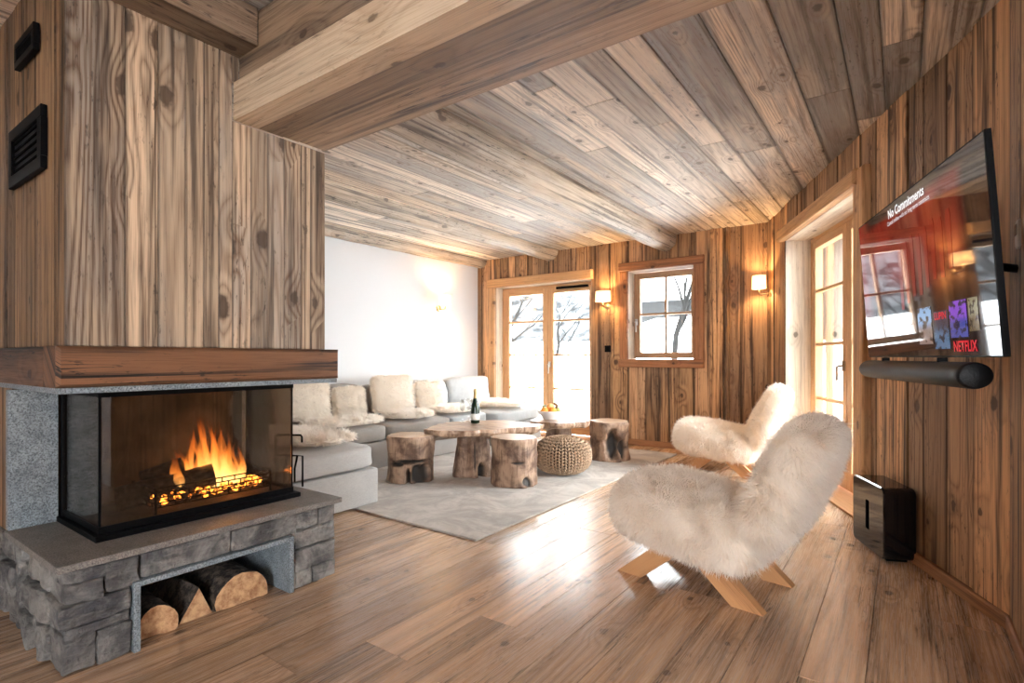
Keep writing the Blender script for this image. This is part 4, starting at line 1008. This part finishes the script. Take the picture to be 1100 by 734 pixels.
# ================================================================== ARMCHAIRS
def make_chair():
    e = empty('fur_armchair', (0, 0, 0), 0, 'x', 'armchair', 'white fur armchairs')
    # local: faces -x; y across
    def sfn(v):
        v = v.copy(); k = (1-(2*v.y/.66)**2)
        v.z += (.02*k if v.z > 0 else 0)+.010*mnoise.noise(v*6)
        if v.z > 0: v.z *= 1-.10*max(0, v.x/.35)
        return v
    bm = superbox((.72, .63, .26), 4.2, 14, sfn)
    bmesh.ops.transform(bm, matrix=Matrix.Translation((-.04, 0, .312)) @ Matrix.Rotation(.125, 4, 'Y'), verts=bm.verts)
    fur('seat', bm, M['fur'], e, 42000, .05, .0032, (-.05, 0, -.35), .55, .0, 41)
    def bfn(v):
        v = v.copy(); t_ = (v.z+.3)/.6
        v.x *= 1.-.12*t_; v.y *= 1-.06*t_; v.x += .012*mnoise.noise(v*6)
        return v
    bm = superbox((.20, .62, .58), 3.6, 14, bfn)
    bmesh.ops.transform(bm, matrix=Matrix.Translation((.405, 0, .555)) @ Matrix.Rotation(.43, 4, 'Y'), verts=bm.verts)
    fur('backrest', bm, M['fur'], e, 42000, .05, .0032, (.1, 0, -.4), .55, .0, 42)
    for y in (-.195, .195):
        for nm, p, q in (('leg', (-.30, y-.0, 0), (.0, y, .25)), ('leg', (.285, y, 0), (.0, y+.0, .25))):
            p, q = V(*p), V(*q); mb = MB(); th = .05; w = .11; d = 1 if q.x > p.x else -1
            # plank with horizontal cut feet: build as sheared box
            c = (random.random(), .4, random.random(), 1); u0, v0 = random.uniform(0, 9), random.uniform(0, 9)
            hw = w*.62
            C = [p+V(-hw, 0, 0), p+V(hw, 0, 0), q+V(hw, 0, 0), q+V(-hw, 0, 0)]
            L = (q-p).length; uu = [(u0, v0), (u0, v0+w), (u0+L, v0+w), (u0+L, v0)]; ee = [(.5, .5)]*4
            a = [x+V(0, -th/2, 0) for x in C]; b = [x+V(0, th/2, 0) for x in C]
            mb.quad(a, uu, ee, c); mb.quad(b[::-1], uu[::-1], ee, c)
            for i in range(4):
                j = (i+1) % 4; mb.quad([a[j], a[i], b[i], b[j]], [(u0, v0), (u0+L, v0), (u0+L, v0+th), (u0, v0+th)] if i in (1, 3) else [(u0, v0), (u0+.1, v0), (u0+.1, v0+th), (u0, v0+th)], ee, c)
            mb.build(nm, M['leg'], e)
    mb = MB(); mb.bar((-.06, -.17, .2), (.06, .17, .245), .004, 1); mb.build('stretcher', M['leg'], e)
    return e
ch1 = make_chair(); ch1.location = (-.80, 2.745, 0); ch1.rotation_euler = (0, 0, math.radians(-8)); ch1['label'] = 'nearer white fur armchair in front of the black subwoofer'
ch2 = copy_tree(ch1); ch2.location = (-1.41, 5.37, 0); ch2.rotation_euler = (0, 0, math.radians(7)); ch2['label'] = 'farther white fur armchair beside the glazed door and back wall'

# ================================================================== TV, SOUNDBAR, SUBWOOFER
BL = V(-.1445, 3.293, 1.1); BR = V(.231, 2.0796, 1.1)
EU = (BR-BL).normalized(); NN = V(EU.y, -EU.x, 0)
if NN.x > 0: NN = -NN
tl = math.radians(4); UPV = V(0, 0, math.cos(tl))+NN*math.sin(tl); NF = NN*math.cos(tl)-V(0, 0, math.sin(tl))
TW, THH = (BR-BL).length, .664
tvm = Matrix.Identity(4)
for i in range(3): tvm[i][0] = EU[i]; tvm[i][1] = UPV[i]; tvm[i][2] = NF[i]; tvm[i][3] = BL[i]
tv = empty('television', BL+EU*TW/2, 0, 'large black wall-mounted television showing a dark red streaming screen', 'television')
tvi = Matrix.Translation(-(BL+EU*TW/2))
def tvp(o, parent=None):
    o.data.transform(tvm)
    o.parent = parent or tv; o.matrix_parent_inverse = tvi; return o
bm = bmesh.new()
add_box(bm, (TW/2, THH/2, -.013), (TW, THH, .018), .003); add_box(bm, (TW/2, THH*.42, -.045), (TW*.7, THH*.6, .04), .01)
tvp(bm_obj('tv_body', bm, M['black'], None, False))
t = NT('tv_screen'); tc = t.n('SeparateXYZ', None, i0=t.n('UVMap', dict(uv_map='UVMap')).outputs[0]); u_, v_ = tc.outputs[0], tc.outputs[1]
m_ = t.math
box_ = m_('MULTIPLY', m_('MULTIPLY', t.rng(u_, .0, .10), t.rng(u_, .82, .90, 1., 0.)), m_('MULTIPLY', t.rng(v_, .30, .62), t.rng(v_, .90, .97, 1., 0.)))
lft = m_('MULTIPLY', t.rng(u_, .0, .16, 1., 0.), t.rng(v_, .05, .5))
nz = t.noise(t.xyz(m_('MULTIPLY', u_, 5.), m_('MULTIPLY', v_, 3.)), 1., 3)
e = t.mix(m_('MAXIMUM', m_('MULTIPLY', box_, t.rng(nz, .2, .8, .3, 1.)), m_('MULTIPLY', lft, .9)), (.012, .008, .010), (.55, .035, .02))
t.bsdf((.004, .004, .005), .035, None, Emission_Color=e, Emission_Strength=.20, Specular_IOR_Level=.7); M['screen'] = t.m
def flat(name, u0, u1, v0, v1, mat, z=.0005, par=None):
    mb = MB(); mb.quad([(u0*TW, v0*THH, z), (u1*TW, v0*THH, z), (u1*TW, v1*THH, z), (u0*TW, v1*THH, z)], [(0, 0), (1, 0), (1, 1), (0, 1)], [(.5, .5)]*4, (.5, .5, .5, 1)); o = mb.build(name, mat)
    return tvp(o, par)
scr = flat('screen', .006, .994, .008, .99, M['screen'], -.0035)
def glow(name, c, s=1.): 
    t = NT(name); t.bsdf((.004, .004, .004), .05, None, Emission_Color=c, Emission_Strength=s, Specular_IOR_Level=.6); return t.m
def poster(name, top, bot, sp):
    t = NT(name); tc = t.n('SeparateXYZ', None, i0=t.n('UVMap', dict(uv_map='UVMap')).outputs[0]); nz = t.noise(t.xyz(t.math('MULTIPLY', tc.outputs[0], 4.), t.math('MULTIPLY', tc.outputs[1], 5.), sp), 1., 3)
    c = t.mix(t.rng(tc.outputs[1], .35, .65), bot, top); c = t.mix(t.rng(nz, .5, .6), c, tuple(x*.15 for x in bot))
    t.bsdf((.004, .004, .004), .05, None, Emission_Color=c, Emission_Strength=.3, Specular_IOR_Level=.6); return t.m
for u0, u1, v0, v1, a, b in ((.53, .63, .075, .285, (.35, .6, .95), (.35, .25, .22)), (.642, .738, .045, .25, (.03, .05, .09), (.10, .22, .38)), (.748, .845, .10, .285, (.30, .08, .75), (.08, .10, .45)), (.855, .905, .125, .285, (.32, .30, .16), (.20, .14, .06))):
    flat('poster', u0, u1, v0, v1, poster('poster_%d' % int(u0*100), a, b, u0*9), .0006-.003)
def text(name, s, u, v, size, mat, bold=.0, par=None, sx=1.):
    cu = bpy.data.curves.new(name, 'FONT'); cu.body = s; cu.size = size; cu.align_x = 'CENTER'; cu.offset = bold; cu.resolution_u = 3
    to = bpy.data.objects.new(name, cu); COL.objects.link(to); dg = bpy.context.evaluated_depsgraph_get(); dg.update()
    me = bpy.data.meshes.new_from_object(to.evaluated_get(dg)); bpy.data.objects.remove(to)
    me.transform(Matrix.Translation((u*TW, v*THH, -.0018)) @ Matrix.Diagonal((sx, 1, 1, 1)))
    o = link(name, me, mat); return tvp(o, par)
M['txt'] = glow('white_glow', (1, 1, 1), .4); M['txtred'] = glow('red_glow', (1., .03, .06), .28)
text('screen_text', 'No Commitments', .50, .905, .052, M['txt'], .0012); text('screen_text', 'Cancel online with no long term contracts', .51, .862, .026, M['txt'])
text('screen_text', 'NETFLIX', .822, .030, .050, M['txtred'], .001, sx=.85); text('screen_text', 'LUPIN', .69, .205, .036, M['txtred'], .0008)
M['fig'] = glow('dim_red_glow', (.40, .02, .015), .22); M['figd'] = glow('dim_pale_glow', (.5, .25, .18), .5)
bm = bmesh.new()
for i in range(8):
    u = .42+i*.052; vt = .70+.012*(i % 3)+i*.008; hgt = .40-.012*i
    a = [(u-.014, vt-hgt), (u+.008, vt-hgt), (u+.015, vt-.05), (u+.010, vt-.012), (u-.010, vt-.012), (u-.015, vt-.05)]
    bm.faces.new([bm.verts.new((x*TW, y*THH, -.0027)) for x, y in a])
tvp(bm_obj('screen_picture', bm, M['fig'], None, False))
# mount arm from the body to the wall
def wall_pt(p): 
    s = (p-W0).dot(WU); return W0+WU*s+V(0, 0, p.z)
pc = BL+EU*TW*.5+UPV*.33-NF*.06; pw = wall_pt(pc)+(-WO)*.004; mid = (pc+pw)/2+WU*.12; mid.z = pc.z
o = tube('mount_arm', [pc, mid, pw], .016, M['black']); o.parent = tv; o.matrix_parent_inverse = tvi
o = box('wall_plate', pw-WO*.001, (.03, .12, .2), M['black'], None, .003, Matrix.Rotation(math.atan2(WU.y, WU.x)+PI/2, 4, 'Z')); o.parent = tv; o.matrix_parent_inverse = tvi
# soundbar below
sb = empty('soundbar', BL+EU*TW*.45+V(0, 0, -.058), 0, 'long rounded black soundbar mounted under the television', 'soundbar')
bm = superbox((1.14, .088, .10), 2.6, 14); 
for v in bm.verts:
    s = v.co.x/.57; v.co.x = .57*(abs(s)**.5)*(1 if s > 0 else -1) if False else v.co.x
bm.free(); bm = bmesh.new(); add_lathe(bm, [(.00001, -.545), (.036, -.545), (.041, -.541), (.043, -.53), (.043, .53), (.041, .541), (.036, .545), (.00001, .545)], 28, (0, 0, 0), 1., 1.15)
sm = Matrix.Identity(4); dn = V(0, 0, -1)
for i in range(3): sm[i][2] = EU[i]; sm[i][1] = NN[i]; sm[i][0] = (0, 0, 1)[i]
bmesh.ops.transform(bm, matrix=sm, verts=bm.verts); bmesh.ops.recalc_face_normals(bm, faces=bm.faces)
t = NT('speaker_mesh'); dots = t.n('TexVoronoi', None, Vector=t.obj(), Scale=320.).outputs['Distance']; t.bsdf((.003, .003, .0035), .45, t.bump(dots, .4, .002), Specular_IOR_Level=.2); M['grille'] = t.m
o = bm_obj('grille', bm, M['grille'], sb, True); 
for k in (-.3, .3): box('bracket', EU*k+V(0, 0, .042), (.03, .03, .03), M['black'], sb, .003)
# subwoofer
sw = empty('subwoofer', (-.168+.075, 3.686+.03, 0), math.atan2(WU.y, WU.x), 'black gloss subwoofer with a slot standing on the floor below the television', 'speaker')
swl = .395; swh = .385; swt = .158
bm = bmesh.new(); add_box(bm, (0, 0, swh/2+.012), (swl, swt, swh), .03, None, 4)
# cut a slot through the front by boolean-free inset: frame pieces
bm.free()
def slotbody():
    bm = bmesh.new(); N_ = 40
    def rr(hx, hz, r, cz):
        pts = []
        for qx, qz, a0 in ((1, 1, 0), (-1, 1, 90), (-1, -1, 180), (1, -1, 270)):
            for k in range(N_//4):
                a = math.radians(a0+90*k/(N_//4-1)); pts.append((qx*(hx-r)+r*math.cos(a), qz*(hz-r)+r*math.sin(a)+cz))
        return pts
    cz = swh/2+.012
    outer = rr(swl/2, swh/2, .035, cz); outer2 = rr(swl/2-.006, swh/2-.006, .03, cz); inner = rr(.024, .082, .01, cz)
    def ring(p, y): return [bm.verts.new((x, y, z)) for x, z in p]
    h = swt/2
    seq = [ring(inner, h*.2), ring(inner, -h), ring(outer2, -h), ring(outer, -h+.006), ring(outer, h-.006), ring(outer2, h), ring(inner, h), ring(inner, h*.2)]
    for a, b in zip(seq[:-1], seq[1:]):
        for i in range(N_): bm.faces.new((a[i], a[(i+1) % N_], b[(i+1) % N_], b[i]))
    bmesh.ops.remove_doubles(bm, verts=bm.verts, dist=1e-5); bmesh.ops.recalc_face_normals(bm, faces=bm.faces); return bm
bm_obj('cabinet', slotbody(), M['blackgloss'], sw, False)
for x in (-.15, .15): box('foot', (x, 0, .006), (.03, .1, .012), M['blackmatte'], sw, .002)

# ================================================================== SCONCES, OUTLET, THERMOSTAT
def sconce(fr, a, z, lab, cordd=False, up=0.):
    ang = math.atan2(fr.u.y, fr.u.x); p = fr.P(a, -.012, z)
    e = empty('wall_sconce', p, ang, lab, 'lamp', 'wall sconces')     # local x along wall, -y into the room
    bm = bmesh.new(); add_lathe(bm, [(.045, 0), (.045, .008), (.036, .016), (.00001, .018)], 24); bmesh.ops.transform(bm, matrix=Matrix.Rotation(PI/2, 4, 'X') @ Matrix.Translation((0, 0, 0)), verts=bm.verts)
    bmesh.ops.translate(bm, vec=(0, .01, 0), verts=bm.verts); bmesh.ops.recalc_face_normals(bm, faces=bm.faces)
    bm_obj('wall_plate', bm, M['brass'], e, True)
    tube('arm', [(0, 0, 0), (0, -.06, -.012), (0, -.105, -.012), (0, -.118, .01), (0, -.118, .05)], .008, M['brass'], e)
    bm = bmesh.new(); pr_ = [(1., 0), (.93, .135)]; seg = 36; rings = []
    for off in (0, -.003):
        for k, zz in pr_: rings.append([bm.verts.new(((.105+off)*k*math.cos(2*PI*i/seg), -.118+(.07+off)*k*math.sin(2*PI*i/seg), .05+zz)) for i in range(seg)])
    for i in range(seg):
        j = (i+1) % seg; bm.faces.new((rings[0][i], rings[0][j], rings[1][j], rings[1][i])); bm.faces.new((rings[2][j], rings[2][i], rings[3][i], rings[3][j]))
        bm.faces.new((rings[1][i], rings[1][j], rings[3][j], rings[3][i])); bm.faces.new((rings[0][j], rings[0][i], rings[2][i], rings[2][j]))
    bm_obj('lamp_shade', bm, M['shade'], e, True)
    if cordd: tube('pull_cord', [(.01, -.118, .05), (.012, -.118, -.06), (.012, -.118, -.14)], .004, M['brass'], e, 6)
    l = lamp('bulb', (0, 0, 0), 12., (1, .62, .28), .03); l.parent = e; l.location = (0, -.118, .115)
    return e
sconce(FB, -3.10, 1.76, 'brass wall sconce between the french door and the small window')
sconce(FRt, .17, 1.78, 'brass wall sconce right of the small window, beside the glazed side door')
sconce(FW, 5.52, 1.78, 'brass wall sconce with pull cord on the white wall above the sofa', True)
so = empty('wall_socket', FB.P(-3.09, -.012, 1.21), 0, 'black square switch plate under the sconce on the board wall', 'switch')
box('plate', (0, 0, 0), (.085, .014, .085), M['black'], so, .003); box('rocker', (0, -.008, 0), (.045, .006, .045), M['blackmatte'], so, .002)
th_ = empty('thermostat', (W1.x-.012, 2.71, 1.555), 0, 'small white rounded wall control at the edge beside the television', 'control')
bm = superbox((.02, .075, .11), 4., 8); bm_obj('housing', bm, M['whiteplastic'], th_, True); box('display', (-.011, 0, .015), (.002, .045, .04), plain('grey_display', (.2, .2, .2), .2), th_, .0005)

# ================================================================== OUTDOORS
bm = bmesh.new(); g = bmesh.ops.create_grid(bm, x_segments=70, y_segments=70, size=40)
for v in bm.verts:
    x, y = v.co.x, v.co.y; d = max(0, y-9-.12*(x+3)); v.co.z = -.15+.25*mnoise.noise(V(x*.15, y*.15, 3))*min(1, max(0, (abs(x)+abs(y)-9)/6))+ (min(d, 14)*.14)
    v.co.z += 1.55*math.exp(-((x+4.9)**2/12+(y-14.6)**2/2.5))
    if -6.2 < x < 3.5 and -5 < y < 8.2: v.co.z = -.22
tag(bm_obj('ground_snow', bm, M['snow'], None, True), kind='structure')
bm = bmesh.new(); g = bmesh.ops.create_grid(bm, x_segments=60, y_segments=14, size=1)
for v in bm.verts:
    x = v.co.x*34; s = (v.co.y+1)/2; v.co = V(x-8, 24+s*16+2*mnoise.noise(V(x*.1, s, 5)), 1.8+s*13*(1+.3*mnoise.noise(V(x*.12, 0, 1))))
t = NT('hill_cover'); o = t.obj(); n = t.noise(o, 1.3, 6, .7); t.bsdf(t.mix(t.rng(n, .42, .62), (.055, .057, .06), (.012, .0125, .013)), 1., None, Specular_IOR_Level=0.); M['hill'] = t.m
tag(bm_obj('hill', bm, M['hill'], None, True), kind='structure')
def bare_tree(x, y, h, seed, lab):
    rr = random.Random(seed); e = empty('bare_tree', (x, y, -.2), 0, lab, 'tree', 'bare winter trees')
    bm = bmesh.new(); bs = bmesh.new()
    def br(p, d, L, r, lv):
        pts = [p]; rad = [r]; q = p.copy(); dd = d.copy()
        for k in range(5):
            dd = (dd+V(rr.uniform(-.25, .25), rr.uniform(-.25, .25), rr.uniform(-.12, .16))).normalized(); q = q+dd*L/5; pts.append(q.copy()); rad.append(r*(1-.15*(k+1)))
        add_tube(bm if lv == 0 else bs, pts, rad, 6 if lv < 2 else 4)
        if lv < 3:
            for k in range(6 if lv == 0 else 4):
                i = rr.randint(2, 5); nd = (dd+V(rr.uniform(-1, 1), rr.uniform(-1, 1), rr.uniform(-.3, .7))).normalized(); br(pts[i], nd, L*rr.uniform(.45, .7), rad[i]*.6, lv+1)
    br(V(0, 0, 0), V(rr.uniform(-.1, .1), 0, 1), h*.5, h*.017, 0)
    bm_obj('trunk', bm, M['treebark'], e, True); bm_obj('branches', bs, M['treebark'], e, True)
bare_tree(-3.62, 10.6, 6.0, 3, 'bare tree with hanging branches outside, seen through the small window')
bare_tree(-8.6, 20.5, 7.0, 8, 'bare tree farther off outside, behind the tree at the small window')
bare_tree(-9.9, 12.0, 6.5, 5, 'slender bare tree seen in the left pane of the french door')
bare_tree(-10.4, 16.8, 6.0, 11, 'bare tree seen in the right pane of the french door')
ho = empty('snowy_shed', (-4.9, 17.6, .62), .1, 'low snow-covered wooden shed outside beyond the small window', 'building')
mb = MB(); mb.bar((-2.2, -1, .4), (2.2, 1.2, 2.3), .01, 0); mb.build('wall', plain('weathered_boards', (.020, .0198, .0195), .9, Specular_IOR_Level=0.), ho)
bm = bmesh.new(); vv = [bm.verts.new(p) for p in ((-2.6, -1.6, 2.5), (2.6, -1.6, 2.5), (2.6, 0, 3.6), (-2.6, 0, 3.6), (2.6, 1.7, 2.5), (-2.6, 1.7, 2.5), (-2.6, -1.6, 2.25), (2.6, -1.6, 2.25), (2.6, 1.7, 2.25), (-2.6, 1.7, 2.25))]
for f in ((0, 1, 2, 3), (3, 2, 4, 5), (6, 7, 1, 0), (8, 9, 5, 4), (7, 8, 4, 2, 1), (9, 6, 0, 3, 5), (9, 8, 7, 6)): bm.faces.new([vv[i] for i in f])
bmesh.ops.recalc_face_normals(bm, faces=bm.faces); bm_obj('roof', bm, M['snow'], ho, False)
# stone pier outside the side door
S = []
pc = FRt.P(.25, 1.35, 0)
for k in range(8):
    for a, b in ((-.3, .05), (.05, .3)) if k % 2 else ((-.3, -.02), (-.02, .3)):
        stone(S, (pc.x+a+.006, pc.y-.2, -.2+k*.32+.006), (pc.x+b-.006, pc.y+.2, -.2+(k+1)*.32-.006), k*7+a, .03)
t = NT('pale_stone'); n = t.noise(t.obj(), 9, 5); t.bsdf(t.mix(t.rng(n, .4, .65), (.62, .6, .57), (.4, .38, .35)), .9, t.bump(n, .4, .02)); M['palestone'] = t.m
tag(merge_bms('stone_pier', S, M['palestone']), 'pale rough stone pier outside the glazed side door', 'pillar')

# portals help daylight through the openings
def portal(name, loc, rot, sx, sy):
    l = bpy.data.lights.new(name, 'AREA'); l.shape = 'RECTANGLE'; l.size = sx; l.size_y = sy; l.cycles.is_portal = True
    o = bpy.data.objects.new(name, l); COL.objects.link(o); o.location = loc; o.rotation_euler = rot
portal('daylight_portal', (1.65, YR-.1, 1.27), (PI/2, 0, 0), 1.3, 2.35)
portal('daylight_portal', FB.P(-4.13, .3, 1.07), (-PI/2, 0, 0), 1.6, 2.15)
portal('daylight_portal', FB.P(-2.4, .3, 1.63), (-PI/2, 0, 0), .85, 1.15)
portal('daylight_portal', FRt.P(1.51, .4, 1.1), (-PI/2, 0, math.atan2(WU.y, WU.x)), 1.7, 2.25)
